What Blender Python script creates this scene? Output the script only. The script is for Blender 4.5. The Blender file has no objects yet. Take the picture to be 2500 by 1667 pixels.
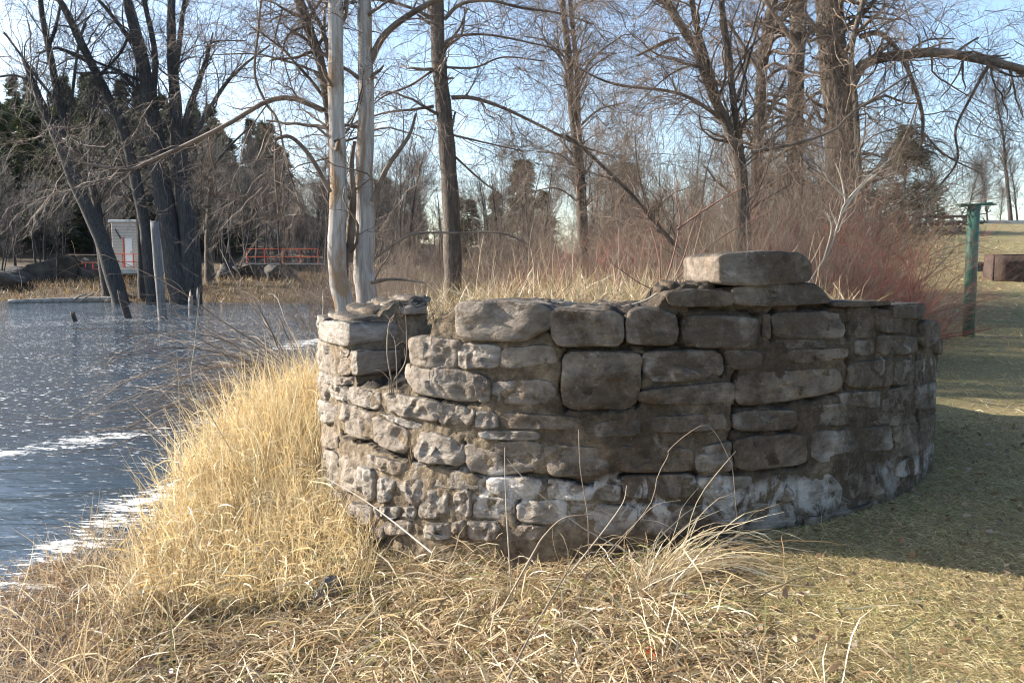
import bpy, math, random
import numpy as np
from mathutils import Vector, noise as mnoise

rng = np.random.default_rng(7)
random.seed(7)
SC = bpy.context.scene
COL = SC.collection

# ------------------------------------------------------------------ camera
F = 1944.0; CX, CY, HOR = 1250.0, 833.5, 655.0          # photograph pixels, 2500 x 1667
EYE = 1.6
PITCH = math.atan((CY - HOR) / F)
cam = bpy.data.cameras.new('camera'); camo = bpy.data.objects.new('camera', cam); COL.objects.link(camo)
cam.sensor_width = 36.0; cam.lens = 36.0 * F / 2500.0; cam.clip_start = 0.05; cam.clip_end = 2000
camo.location = (0, 0, EYE); camo.rotation_euler = (math.pi / 2 - PITCH, 0, 0)
SC.camera = camo

# ------------------------------------------------------------------ sky and sun
SUN_AZ = math.radians(-73.0)     # clockwise from +Y: to the left, a little beyond the wall
SUN_EL = math.radians(27.0)
wd = bpy.data.worlds.new('World'); SC.world = wd; wd.use_nodes = True
nt = wd.node_tree; bg = nt.nodes['Background']
sky = nt.nodes.new('ShaderNodeTexSky'); sky.sky_type = 'NISHITA'; sky.sun_disc = False
sky.sun_elevation = SUN_EL; sky.sun_rotation = SUN_AZ % (2 * math.pi)
sky.air_density = 1.0; sky.dust_density = 1.2; sky.ozone_density = 1.5
nt.links.new(sky.outputs[0], bg.inputs[0]); bg.inputs[1].default_value = 0.12
sl = bpy.data.lights.new('sun', 'SUN'); sl.energy = 5.0; sl.angle = math.radians(0.5); sl.color = (1.0, 0.93, 0.82)
so = bpy.data.objects.new('sun', sl); COL.objects.link(so)
sdir = Vector((math.sin(SUN_AZ) * math.cos(SUN_EL), math.cos(SUN_AZ) * math.cos(SUN_EL), math.sin(SUN_EL)))
so.rotation_euler = sdir.to_track_quat('Z', 'Y').to_euler(); so.location = (-20, 0, 20)
SC.view_settings.view_transform = 'Standard'; SC.view_settings.look = 'None'
SC.view_settings.exposure = 1.5; SC.view_settings.gamma = 1.0
SC.cycles.filter_width = 1.1; SC.cycles.max_bounces = 4; SC.cycles.diffuse_bounces = 3; SC.cycles.use_adaptive_sampling = True; SC.cycles.adaptive_threshold = 0.025; SC.cycles.transparent_max_bounces = 4

# ------------------------------------------------------------------ pixel helpers
CAMP = np.array([0.0, 0.0, EYE])
FWD = np.array([0, math.cos(PITCH), -math.sin(PITCH)]); UPV = np.array([0, math.sin(PITCH), math.cos(PITCH)])
def ray(px, py): return FWD + np.array([(px - CX) / F, 0, 0]) - UPV * ((py - CY) / F)
def W(px, py, Y): r = ray(px, py); return CAMP + r * (Y / r[1])          # point of a pixel at distance Y
def on_z(px, py, z): r = ray(px, py); return CAMP + r * ((z - EYE) / r[2])
TC = np.array([0.906, 7.07]); TR = 2.55                                    # round wall: centre and radius
def on_cyl(px, py, R=TR):
    r = ray(px, py); a = r[0]**2 + r[1]**2; b = -2 * (r[0]*TC[0] + r[1]*TC[1]); c = TC @ TC - R*R
    D = b*b - 4*a*c
    t = (-b - math.sqrt(max(D, 0))) / (2*a); p = CAMP + r*t
    return math.atan2(p[1]-TC[1], p[0]-TC[0]), p[2]
def front(th):                                                             # angle measured from the side nearest the camera
    return (th + math.pi/2 + math.pi) % (2*math.pi) - math.pi

# ------------------------------------------------------------------ mesh helpers
def make_mesh(name, V, quads=None, tris=None, col=None, smooth=True):
    me = bpy.data.meshes.new(name); V = np.asarray(V, np.float32)
    q = np.zeros((0, 4), np.int32) if quads is None else np.asarray(quads, np.int32).reshape(-1, 4)
    t = np.zeros((0, 3), np.int32) if tris is None else np.asarray(tris, np.int32).reshape(-1, 3)
    me.vertices.add(len(V)); me.vertices.foreach_set('co', V.ravel())
    nl = q.size + t.size
    me.loops.add(nl); me.loops.foreach_set('vertex_index', np.concatenate([q.ravel(), t.ravel()]).astype(np.int32))
    me.polygons.add(len(q) + len(t))
    st = np.concatenate([np.arange(len(q))*4, q.size + np.arange(len(t))*3]).astype(np.int32)
    me.polygons.foreach_set('loop_start', st)
    me.polygons.foreach_set('use_smooth', np.full(len(q)+len(t), smooth, bool))
    if col is not None:
        a = me.attributes.new('tint', 'FLOAT_COLOR', 'POINT')
        c = np.ones((len(V), 4), np.float32); c[:, :3] = col; a.data.foreach_set('color', c.ravel())
    me.update(calc_edges=True); me.validate(); return me
def obj(name, me, mt=None, parent=None):
    o = bpy.data.objects.new(name, me); COL.objects.link(o)
    if mt is not None and not me.materials: me.materials.append(mt)
    if parent is not None: o.parent = parent
    return o
def tag(o, label, cat, group=None):
    o['label'] = label; o['category'] = cat
    if group: o['group'] = group
    return o
def kind(o, k, label=None):
    o['kind'] = k
    if label: o['label'] = label
    return o
def thing(name, label, cat, loc=(0, 0, 0), group=None):
    o = bpy.data.objects.new(name, None); COL.objects.link(o); o.location = loc; o.empty_display_size = 0.2
    return tag(o, label, cat, group)
def shift(me, loc):                                                        # mesh in world coordinates -> relative to its empty
    n = len(me.vertices); a = np.empty(n*3, np.float32); me.vertices.foreach_get('co', a)
    a = a.reshape(-1, 3) - np.asarray(loc, np.float32); me.vertices.foreach_set('co', a.ravel()); me.update(); return me
def copy_tree(root, loc, rz, sc):
    r = root.copy(); COL.objects.link(r); r.location = loc; r.rotation_euler = (0, 0, rz); r.scale = sc if hasattr(sc, '__len__') else (sc, sc, sc)
    for ch in root.children:
        c = ch.copy(); COL.objects.link(c); c.parent = r
        for g in ch.children:
            d = g.copy(); COL.objects.link(d); d.parent = c
    return r
class MB:
    def __init__(s): s.v = []; s.q = []; s.t = []; s.n = 0
    def add(s, V, q=None, t=None):
        V = np.asarray(V, float)
        if q is not None and len(q): s.q.append(np.asarray(q).reshape(-1, 4) + s.n)
        if t is not None and len(t): s.t.append(np.asarray(t).reshape(-1, 3) + s.n)
        s.v.append(V); s.n += len(V); return s
    def box(s, c, d, rz=0, b=0.0, ax=None):
        c = np.array(c, float); d = np.array(d, float)/2; b = min(b, d.min()*0.45) if b else 0
        if b <= 0:
            V = np.array([[x, y, z] for x in (-1, 1) for y in (-1, 1) for z in (-1, 1)]) * d
            Q = [[0,1,3,2],[4,6,7,5],[0,4,5,1],[2,3,7,6],[0,2,6,4],[1,5,7,3]]; T = None
        else:                                                              # chamfered box: 24 corners
            V = []; ix = {}
            for x in (-1, 1):
                for y in (-1, 1):
                    for z in (-1, 1):
                        for a in range(3):
                            p = np.array([x, y, z]) * d; k = [0, 1, 2]; k.remove(a)
                            for kk in k: p[kk] -= b*np.sign(p[kk])
                            ix[(x, y, z, a)] = len(V); V.append(p)
            V = np.array(V); Q = []; T = []
            for a in range(3):
                o1, o2 = [k for k in range(3) if k != a]
                for s1 in (-1, 1):
                    def g(u, v):
                        k = [0, 0, 0]; k[a] = s1; k[o1] = u; k[o2] = v; return ix[(*k, a)]
                    Q.append([g(-1,-1), g(1,-1), g(1,1), g(-1,1)])
            for a in range(3):
                o1, o2 = [k for k in range(3) if k != a]
                for u in (-1, 1):
                    for v in (-1, 1):
                        def g(w, f):
                            k = [0, 0, 0]; k[a] = w; k[o1] = u; k[o2] = v; return ix[(*k, f)]
                        Q.append([g(-1, o1), g(1, o1), g(1, o2), g(-1, o2)])
            for x in (-1, 1):
                for y in (-1, 1):
                    for z in (-1, 1): T.append([ix[(x,y,z,0)], ix[(x,y,z,1)], ix[(x,y,z,2)]])
        cs, sn = math.cos(rz), math.sin(rz)
        V = np.stack([V[:,0]*cs - V[:,1]*sn, V[:,0]*sn + V[:,1]*cs, V[:,2]], 1) + c
        return s.add(V, Q, T)
    def tube(s, P, R, S=8, cap=True):
        P = np.asarray(P, float)[None]; R = np.full(P.shape[1], R, float) if np.isscalar(R) else np.asarray(R, float)
        V, Q = tubes(P, R[None], S); n0 = len(V); t = []
        if cap:
            V = np.vstack([V, P[0, :1], P[0, -1:]]); K = P.shape[1]
            t = [[n0, (i+1) % S, i] for i in range(S)] + [[n0+1, (K-1)*S+i, (K-1)*S+(i+1) % S] for i in range(S)]
        return s.add(V, Q, t)
    def build(s, name, mt, parent=None, smooth=False, loc=None):
        me = make_mesh(name, np.vstack(s.v), np.vstack(s.q) if s.q else None, np.vstack(s.t) if s.t else None, smooth=smooth)
        if loc is not None: shift(me, loc)
        return obj(name, me, mt, parent)
def nrm(v): return v / np.maximum(np.linalg.norm(v, axis=-1, keepdims=True), 1e-9)
def tubes(P, R, S):
    M, K, _ = P.shape
    T = nrm(np.gradient(P, axis=1)); mt = np.abs(nrm(P[:, -1] - P[:, 0]))
    ref = np.zeros((M, 3)); ref[np.arange(M), mt.argmin(1)] = 1
    n1 = nrm(np.cross(T, ref[:, None])); n2 = np.cross(T, n1)
    a = np.arange(S)*2*math.pi/S
    V = P[:, :, None] + R[:, :, None, None]*(np.cos(a)[None, None, :, None]*n1[:, :, None] + np.sin(a)[None, None, :, None]*n2[:, :, None])
    i = np.arange(S); j = (i+1) % S
    k = np.arange(K-1)[:, None]*S
    q = np.stack([k+i, k+j, k+S+j, k+S+i], -1).reshape(-1, 4)
    Q = (q[None] + (np.arange(M)*K*S)[:, None, None]).reshape(-1, 4)
    return V.reshape(-1, 3), Q
def spline(pts, n):
    P = np.asarray(pts, float)
    if len(P) == 2: return P[0] + (P[1]-P[0])*np.linspace(0, 1, n)[:, None]
    A = np.vstack([2*P[0]-P[1], P, 2*P[-1]-P[-2]]); out = []
    for t in np.linspace(0, len(P)-1-1e-6, n):
        i = int(t); u = t-i; a, b, c, d = A[i:i+4]
        out.append(0.5*((2*b) + (c-a)*u + (2*a-5*b+4*c-d)*u*u + (3*b-a-3*c+d)*u**3))
    return np.array(out)
def children(P, R, n, l0, l1, ang=(30, 70), up=0.1, wig=0.25, trop=0.0, K=6, rf=0.5, rmin=0.0015, t0=0.2, rmax=1.0, away=None):
    M, KK, _ = P.shape
    L = np.linalg.norm(np.diff(P, axis=1), axis=2).sum(1)
    i = rng.choice(M, n, p=L/L.sum()); t = (t0 + (1-t0)*rng.random(n))*(KK-1)*0.999
    k = t.astype(int); f = (t-k)[:, None]
    p = P[i, k]*(1-f) + P[i, k+1]*f; T = nrm(P[i, k+1]-P[i, k])
    r = (R[i, k]*(1-f[:, 0]) + R[i, k+1]*f[:, 0])
    pr = nrm(np.cross(T, rng.normal(size=(n, 3)))); a = np.radians(rng.uniform(ang[0], ang[1], n))[:, None]
    d = np.cos(a)*T + np.sin(a)*pr + np.array([0, 0, up])
    if away is not None: d = d + away
    d = nrm(d)
    ln = rng.uniform(l0, l1, n)*rng.uniform(0.6, 1.1, n)
    out = np.zeros((n, K, 3)); out[:, 0] = p
    g = np.array([0, 0, trop])
    for j in range(1, K):
        d = nrm(d + rng.normal(size=(n, 3))*wig + g); out[:, j] = out[:, j-1] + d*(ln/(K-1))[:, None]
    r0 = np.clip(r*rf, rmin, rmax)*rng.uniform(0.6, 1.0, n)
    Rr = r0[:, None]*np.linspace(1, 0.35, K)[None]
    return out, np.maximum(Rr, rmin*0.5)
def stack_tubes(sets):
    V = []; Q = []; n = 0
    for P, R, S in sets:
        v, q = tubes(P, R, S); V.append(v); Q.append(q+n); n += len(v)
    return np.vstack(V), np.vstack(Q)

# ------------------------------------------------------------------ material helpers
MATS = {}
class NT:
    def __init__(s, name):
        s.m = bpy.data.materials.new(name); s.m.use_nodes = True; s.t = s.m.node_tree; s.b = s.t.nodes['Principled BSDF']; s.out = s.t.nodes['Material Output']
        s.b.inputs['Roughness'].default_value = 0.85; s.b.inputs['Specular IOR Level'].default_value = 0.25; MATS[name] = s.m
    def n(s, ty, **kw):
        x = s.t.nodes.new('ShaderNode'+ty)
        for k, v in kw.items(): setattr(x, k, v)
        return x
    def l(s, a, b): s.t.links.new(a, b)
    def pos(s): return s.n('NewGeometry').outputs['Position']
    def objc(s): return s.n('TexCoord').outputs['Object']
    def mapv(s, v, sc):
        m = s.n('Mapping'); m.inputs['Scale'].default_value = sc; s.l(v, m.inputs['Vector']); return m.outputs[0]
    def noise(s, v, scale, detail=6, rough=0.6, dist=0.0):
        x = s.n('TexNoise'); x.inputs['Scale'].default_value = scale; x.inputs['Detail'].default_value = detail
        x.inputs['Roughness'].default_value = rough; x.inputs['Distortion'].default_value = dist; s.l(v, x.inputs['Vector']); return x.outputs['Fac']
    def ramp(s, f, pts):
        r = s.n('ValToRGB'); e = r.color_ramp.elements
        while len(e) < len(pts): e.new(0.5)
        for i, (p, c) in enumerate(pts):
            e[i].position = p; c = c if hasattr(c, '__len__') else (c, c, c); e[i].color = (*c[:3], 1)
        s.l(f, r.inputs[0]); return r.outputs[0]
    def mix(s, f, a, b, mode='MIX'):
        x = s.n('Mix', data_type='RGBA', blend_type=mode)
        for sock, v in ((x.inputs[0], f), (x.inputs[6], a), (x.inputs[7], b)):
            if isinstance(v, (int, float)): sock.default_value = v
            elif hasattr(v, '__len__'): sock.default_value = (*v[:3], 1)
            else: s.l(v, sock)
        return x.outputs[2]
    def math(s, op, a, b=0.0, c=0.0, clamp=False):
        x = s.n('Math', operation=op, use_clamp=clamp)
        for sock, v in zip(x.inputs, (a, b, c)):
            if isinstance(v, (int, float)): sock.default_value = v
            else: s.l(v, sock)
        return x.outputs[0]
    def bump(s, h, st=0.5, dist=0.02, nrm=None):
        b = s.n('Bump'); b.inputs['Strength'].default_value = st; b.inputs['Distance'].default_value = dist; s.l(h, b.inputs['Height'])
        if nrm is not None: s.l(nrm, b.inputs['Normal'])
        return b.outputs[0]
    def color(s, c): s.l(c, s.b.inputs['Base Color']) if not hasattr(c, '__len__') else setattr(s.b.inputs['Base Color'], 'default_value', (*c[:3], 1))
    def normal(s, b): s.l(b, s.b.inputs['Normal'])

def mat_stone(name, mortar=False, crust=False):
    s = NT(name); p = s.pos()
    rnd = s.n('ObjectInfo').outputs['Random']
    n1 = s.noise(p, 2.6, 8, 0.62); n2 = s.noise(p, 14, 8, 0.65); n3 = s.noise(s.mapv(p, (1, 1, 5)), 5, 6, 0.6, 0.6)
    if mortar:
        c = s.ramp(n2, [(0.3, (0.10, 0.076, 0.052)), (0.5, (0.225, 0.172, 0.115)), (0.7, (0.36, 0.285, 0.195))])
    else:
        c1 = s.ramp(n3, [(0.3, (0.18, 0.152, 0.128)), (0.5, (0.32, 0.285, 0.246)), (0.7, (0.46, 0.425, 0.375))])
        c2 = s.ramp(n2, [(0.3, (0.15, 0.115, 0.085)), (0.55, (0.265, 0.21, 0.16)), (0.75, (0.38, 0.32, 0.26))])
        c = s.mix(rnd, c1, c2)
        c = s.mix(s.math('MULTIPLY', s.ramp(s.noise(p, 5.5, 5, 0.6), [(0.6, 0), (0.72, 1)]), 0.45), c, (0.27, 0.15, 0.065))
    # soot and lichen crust, patchy; thickened rightwards to paint shade into the stone colour
    sx = s.n('SeparateXYZ'); s.l(p, sx.inputs[0])
    rt = s.math('MINIMUM', s.math('MULTIPLY', s.math('ADD', sx.outputs[0], 0.9), 0.12, clamp=True), 0.30 if mortar else 0.23)
    if crust: rt = 0.16
    dk = s.ramp(s.math('ADD', s.noise(p, 1.9, 9, 0.7, 0.5), rt), [(0.56, 0), (0.74, 1)])
    soot_shade = s.ramp(s.noise(p, 16, 8, 0.7, 0.4), [(0.32, (0.026, 0.018, 0.012)), (0.55, (0.078, 0.054, 0.036)), (0.72, (0.15, 0.115, 0.085))])
    c = s.mix(s.math('MULTIPLY', dk, 0.86), c, soot_shade)
    c = s.mix(s.math('MULTIPLY', s.ramp(s.noise(p, 38, 4, 0.6), [(0.66, 0), (0.72, 1)]), 0.5), c, (0.36, 0.33, 0.30))
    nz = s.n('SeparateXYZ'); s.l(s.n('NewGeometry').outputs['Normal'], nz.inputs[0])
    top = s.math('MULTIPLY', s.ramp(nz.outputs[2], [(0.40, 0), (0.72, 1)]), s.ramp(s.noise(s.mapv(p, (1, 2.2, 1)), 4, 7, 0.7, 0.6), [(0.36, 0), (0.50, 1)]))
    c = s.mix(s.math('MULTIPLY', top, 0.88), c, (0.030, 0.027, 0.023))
    # lime bloom in a band above the lowest courses, with drips
    band = s.math('MULTIPLY', s.ramp(s.math('ADD', sx.outputs[2], s.math('MULTIPLY', s.noise(s.mapv(p, (1, 1, 0.25)), 3.0, 4), 0.35)), [(0.22, 0), (0.36, 1), (0.50, 1), (0.56, 0)]),
                  s.math('MULTIPLY', s.ramp(s.noise(s.mapv(p, (1, 1, 0.8)), 4.2, 7, 0.65, 0.8), [(0.49, 0), (0.57, 1)]), s.ramp(s.math('MULTIPLY', s.math('ADD', sx.outputs[0], 1.6), 0.25), [(0.15, 0.15), (0.30, 1), (0.75, 0.9), (0.95, 0.45)])))
    rag = s.ramp(s.noise(p, 3.3, 9, 0.72, 1.0), [(0.62, 0), (0.70, 1)])
    wh = s.math('MAXIMUM', band, s.math('MULTIPLY', rag, 0.45))
    c = s.mix(s.math('MULTIPLY', wh, 0.78), c, (0.56, 0.53, 0.50))
    s.color(c); s.b.inputs['Roughness'].default_value = 0.92
    h = s.math('ADD', s.math('MULTIPLY', s.noise(p, 22, 10, 0.7), 0.7), s.math('MULTIPLY', s.noise(s.mapv(p, (1, 1, 3)), 60, 5, 0.6), 0.3))
    s.normal(s.bump(s.noise(s.mapv(p, (1, 1, 1.6)), 7, 6, 0.6, 0.8), 0.6, 0.05, s.bump(h, 0.85 if not mortar else 1.0, 0.035 if not mortar else 0.05))); return s.m
mat_stone('stone'); mat_stone('mortar', True); mat_stone('crust', False, True)

def mat_rock(name, a, b, sc=3.0):
    s = NT(name); p = s.objc(); n = s.noise(p, sc, 9, 0.65)
    s.color(s.ramp(n, [(0.3, a), (0.7, b)])); s.normal(s.bump(s.noise(p, sc*5, 8, 0.7), 0.8, 0.05)); return s.m
mat_rock('rock', (0.09, 0.085, 0.08), (0.27, 0.25, 0.23)); mat_rock('bank_rock', (0.025, 0.022, 0.020), (0.105, 0.092, 0.080), 1.5)
mat_rock('concrete', (0.36, 0.34, 0.31), (0.52, 0.50, 0.46), 2.0); mat_rock('block_stone', (0.035, 0.024, 0.020), (0.12, 0.082, 0.066), 6.0)
mat_rock('soil', (0.06, 0.045, 0.03), (0.17, 0.13, 0.085), 6.0)

def mat_bark(name, a, b, vs=(9, 9, 1.6), st=0.9, pale=None):
    s = NT(name); p = s.objc(); m = s.mapv(p, vs); n = s.noise(m, 1.6, 8, 0.65, 0.5)
    c = s.ramp(n, [(0.33, a), (0.66, b)])
    if pale: c = s.mix(s.ramp(s.noise(s.mapv(p, (2, 2, 0.6)), 1.5, 5, 0.6, 0.7), [(0.5, 0), (0.6, 1)]), c, pale)
    s.color(c); s.normal(s.bump(s.noise(m, 3.2, 8, 0.7), st, 0.04)); return s.m
mat_bark('bark_grey', (0.028, 0.026, 0.026), (0.085, 0.077, 0.072)); mat_bark('bark_brown', (0.055, 0.043, 0.034), (0.165, 0.135, 0.108))
mat_bark('dead_wood', (0.26, 0.235, 0.215), (0.54, 0.50, 0.46), (14, 14, 0.9), 0.8, (0.30, 0.205, 0.13))
mat_bark('post_wood', (0.10, 0.095, 0.095), (0.25, 0.235, 0.225), (12, 12, 0.8), 0.8); mat_bark('log_wood', (0.15, 0.135, 0.12), (0.36, 0.33, 0.30), (3, 3, 3), 0.7)
mat_bark('dark_timber', (0.03, 0.025, 0.022), (0.09, 0.075, 0.065), (4, 4, 4), 0.6)
def mat_twig(name, a, b):
    s = NT(name); n = s.noise(s.pos(), 2.3, 4, 0.6); s.color(s.ramp(n, [(0.35, a), (0.65, b)])); s.b.inputs['Roughness'].default_value = 0.6; return s.m
mat_twig('twig_grey', (0.036, 0.031, 0.030), (0.090, 0.078, 0.072)); mat_twig('twig_brown', (0.085, 0.06, 0.045), (0.25, 0.19, 0.145))
mat_twig('twig_tan', (0.14, 0.10, 0.07), (0.36, 0.285, 0.21)); mat_twig('twig_red', (0.14, 0.055, 0.042), (0.36, 0.12, 0.085)); mat_twig('twig_pale', (0.30, 0.25, 0.19), (0.46, 0.40, 0.32))
mat_twig('twig_wine', (0.10, 0.055, 0.042), (0.27, 0.14, 0.10)); mat_twig('twig_far', (0.050, 0.042, 0.040), (0.115, 0.098, 0.090))

def mat_blade(name, tr=0.35):
    s = NT(name); a = s.n('Attribute', attribute_name='tint'); nn = s.noise(s.pos(), 30, 3)
    c = s.mix(s.math('MULTIPLY', nn, 0.35), a.outputs['Color'], (0.12, 0.08, 0.04))
    d = s.n('BsdfDiffuse'); t = s.n('BsdfTranslucent'); g = s.n('BsdfGlossy'); g.inputs['Roughness'].default_value = 0.45
    s.l(c, d.inputs[0]); s.l(c, t.inputs[0]); m = s.n('MixShader'); m.inputs[0].default_value = tr; s.l(d.outputs[0], m.inputs[1]); s.l(t.outputs[0], m.inputs[2])
    m2 = s.n('MixShader'); m2.inputs[0].default_value = 0.05; s.l(m.outputs[0], m2.inputs[1]); s.l(g.outputs[0], m2.inputs[2])
    s.l(m2.outputs[0], s.out.inputs[0]); return s.m
mat_blade('blade'); mat_blade('needle', 0.2); mat_blade('leaf', 0.3)

def mat_ground():
    s = NT('ground'); p = s.pos(); sx = s.n('SeparateXYZ'); s.l(p, sx.inputs[0])
    n1 = s.noise(p, 0.9, 6, 0.65); n2 = s.noise(p, 9, 8, 0.7); n3 = s.noise(s.mapv(p, (1, 2.2, 1)), 45, 5, 0.7)
    lawn = s.mix(s.ramp(n1, [(0.38, 0), (0.62, 1)]), (0.33, 0.25, 0.12), (0.22, 0.21, 0.08))
    lawn = s.mix(s.math('MULTIPLY', n2, 0.75), lawn, (0.34, 0.26, 0.14)); lawn = s.mix(s.ramp(n3, [(0.38, 1), (0.6, 0)]), lawn, (0.10, 0.08, 0.035))
    soil = s.mix(n2, (0.035, 0.025, 0.016), (0.13, 0.092, 0.055))
    a = s.n('Attribute', attribute_name='tint')
    c = s.mix(a.outputs['Fac'], soil, lawn); s.color(c)
    s.normal(s.bump(s.math('ADD', s.math('MULTIPLY', n3, 0.4), n2), 0.8, 0.04)); s.b.inputs['Roughness'].default_value = 1.0; return s.m
mat_ground()

def mat_water():
    s = NT('water'); p = s.pos(); a = s.n('Attribute', attribute_name='tint')
    sep = s.n('SeparateColor'); s.l(a.outputs['Color'], sep.inputs[0]); foam, chop = sep.outputs[0], sep.outputs[1]
    d1 = s.noise(s.mapv(p, (0.55, 1.6, 1)), 1.1, 3, 0.5, 0.4); d2 = s.noise(s.mapv(p, (0.8, 1.5, 1)), 4.5, 5, 0.6, 0.5); d3 = s.noise(s.mapv(p, (1, 1.3, 1)), 19, 4, 0.65)
    h = s.math('ADD', s.math('MULTIPLY', d1, 0.22), s.math('MULTIPLY', chop, s.math('ADD', s.math('MULTIPLY', d2, 0.20), s.math('MULTIPLY', d3, 0.05))))
    bm = s.bump(h, 1.0, 0.30)
    # foam: long streaks in the drift lines, white flecks painting sun sparkle and foam on the chop
    fs = s.noise(s.mapv(p, (0.7, 2.4, 1)), 5.5, 9, 0.68, 1.2); fl = s.noise(s.mapv(p, (1, 2.4, 1)), 8.5, 4, 0.6)
    foam = s.math('MULTIPLY', foam, s.ramp(s.noise(s.mapv(p, (0.6, 1.8, 1)), 2.2, 5, 0.6, 0.6), [(0.30, 0.35), (0.60, 1.0)]))
    m1 = s.ramp(s.math('ADD', s.math('MULTIPLY', fs, 1.0), s.math('MULTIPLY', foam, 0.26)), [(0.69, 0), (0.75, 1)])
    m2 = s.math('MULTIPLY', s.ramp(s.math('ADD', fl, s.math('MULTIPLY', s.noise(p, 0.5, 3), 0.16)), [(0.70, 0), (0.745, 1)]), chop)
    mk = s.math('MAXIMUM', m1, m2)
    s.color(s.mix(mk, (0.030, 0.046, 0.062), (0.86, 0.86, 0.84)))
    s.b.inputs['IOR'].default_value = 1.33; s.b.inputs['Specular IOR Level'].default_value = 0.5
    s.l(s.math('ADD', s.math('MULTIPLY', mk, 0.6), 0.05), s.b.inputs['Roughness']); s.normal(bm); return s.m
mat_water()
def mat_plain(name, c, rough=0.6, var=0.25, metal=0.0, sc=8.0, dirt=None):
    s = NT(name); n = s.noise(s.objc(), sc, 7, 0.65); c = np.array(c)
    col = s.ramp(n, [(0.3, tuple(c*(1-var))), (0.7, tuple(np.minimum(c*(1+var), 0.9)))])
    if dirt: col = s.mix(s.ramp(s.noise(s.objc(), sc*0.6, 8, 0.7, 0.6), [(0.55, 0), (0.63, 1)]), col, dirt)
    s.color(col); s.b.inputs['Roughness'].default_value = rough; s.b.inputs['Metallic'].default_value = metal
    s.normal(s.bump(n, 0.25, 0.01)); return s.m
mat_plain('green_paint', (0.045, 0.115, 0.085), 0.5, 0.3, dirt=(0.13, 0.075, 0.05)); mat_plain('red_paint', (0.55, 0.10, 0.04), 0.5, 0.15)
mat_plain('siding', (0.56, 0.51, 0.44), 0.8, 0.08); mat_plain('white_paint', (0.78, 0.77, 0.73), 0.5, 0.05); mat_plain('roof_trim', (0.70, 0.69, 0.66), 0.5, 0.06)
mat_plain('table_wood', (0.10, 0.08, 0.065), 0.8, 0.3); mat_plain('dark_metal', (0.03, 0.035, 0.035), 0.5, 0.2); mat_plain('iron', (0.06, 0.05, 0.045), 0.6, 0.3)

# ------------------------------------------------------------------ terrain
WZ = -0.5
SHORE = np.array([(-2.2, -30), (-2.2, 2.0), (-2.25, 3.6), (-2.35, 4.6), (-2.5, 5.6), (-2.7, 7.0), (-2.65, 8.3), (-2.3, 9.5), (-2.3, 12), (-3.2, 18), (-5.5, 28),
                  (-8.5, 38), (-11.5, 46.5), (-17, 48.5), (-26, 48.8), (-34, 50.5), (-60, 53), (-300, 60), (-300, -30)])
def shore_d(x, y):
    x = np.asarray(x, float); y = np.asarray(y, float); best = np.full(x.shape, 1e9); ins = np.zeros(x.shape, bool)
    for i in range(len(SHORE)):
        a = SHORE[i]; b = SHORE[(i+1) % len(SHORE)]; e = b-a
        t = np.clip(((x-a[0])*e[0] + (y-a[1])*e[1])/(e@e), 0, 1)
        best = np.minimum(best, np.hypot(x-a[0]-t*e[0], y-a[1]-t*e[1]))
        if a[1] != b[1]: ins ^= ((a[1] > y) != (b[1] > y)) & (x < (b[0]-a[0])*(y-a[1])/(b[1]-a[1]) + a[0])
    return np.where(ins, -best, best)
def sst(a, b, x): t = np.clip((np.asarray(x, float)-a)/(b-a), 0, 1); return t*t*(3-2*t)
def terrain(x, y):
    x = np.asarray(x, float); y = np.asarray(y, float); d = shore_d(x, y)
    z = np.where(d < 0, WZ + np.maximum(d*0.45, -1.5), WZ + 0.5*sst(0.3, 4.2, d))
    prof = np.interp(y, [-50, 3, 5, 8, 14, 25, 45, 55, 62, 120, 500], [0, 0, 0.02, 0.10, 0.34, 1.10, 3.66, 4.5, 4.55, 4.0, 5])
    z = z + prof*sst(0.13, 0.40, x/np.maximum(y, 3.0)) + 0.03*np.clip(x, 0, 5)*sst(-1, 3, d)
    far = np.where(y > 44, sst(0.5, 9, d)*sst(44, 52, y), 0)*np.where(x < 0, 1, sst(25, 0, x)); z = z + far*(0.85 + 0.85*sst(60, 72, y))
    z = z + 0.35*sst(12, 30, y)*sst(0.5, 6, d)*sst(60, 30, y)
    z = z + 20*np.exp(-((x+84)/43)**2 - ((y-170)/62)**2)*sst(60, 100, y) + 3.0*sst(75, 150, y)*np.where(x < 60, 1, 0.2)
    z = z + 0.012*np.sin(x*5.1+1)*np.cos(y*4.3) + 0.02*np.sin(x*1.7)*np.sin(y*2.1+0.5)
    return z
def grid_axis(lo, hi, c, n, k):
    u = np.linspace(-1, 1, n); s = np.sinh(u*k)/math.sinh(k); return np.where(u < 0, c + s*(c-lo), c + s*(hi-c))
gx = grid_axis(-600, 600, 0.5, 200, 7.0); gy = grid_axis(-40, 900, 6, 200, 7.0)
X, Y = np.meshgrid(gx, gy); Z = terrain(X, Y)
V = np.stack([X, Y, Z], -1).reshape(-1, 3); nx, ny = len(gx), len(gy)
i = np.arange(nx-1); j = np.arange(ny-1)[:, None]
Q = np.stack([j*nx+i, j*nx+i+1, (j+1)*nx+i+1, (j+1)*nx+i], -1).reshape(-1, 4)
lawn = sst(0.28, 0.42, X/np.maximum(Y, 2.4))*sst(1.5, 3.2, shore_d(X, Y)); lawn = np.maximum(lawn, sst(5.5, 4.5, Y)*sst(0.6, 1.4, X - 0.25*(4.2-Y)))
c = np.repeat(lawn.reshape(-1, 1), 3, 1)
kind(obj('ground', make_mesh('ground', V, Q, col=c), MATS['ground']), 'structure', 'lawn and river bank ground rising to a low crest')

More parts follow.
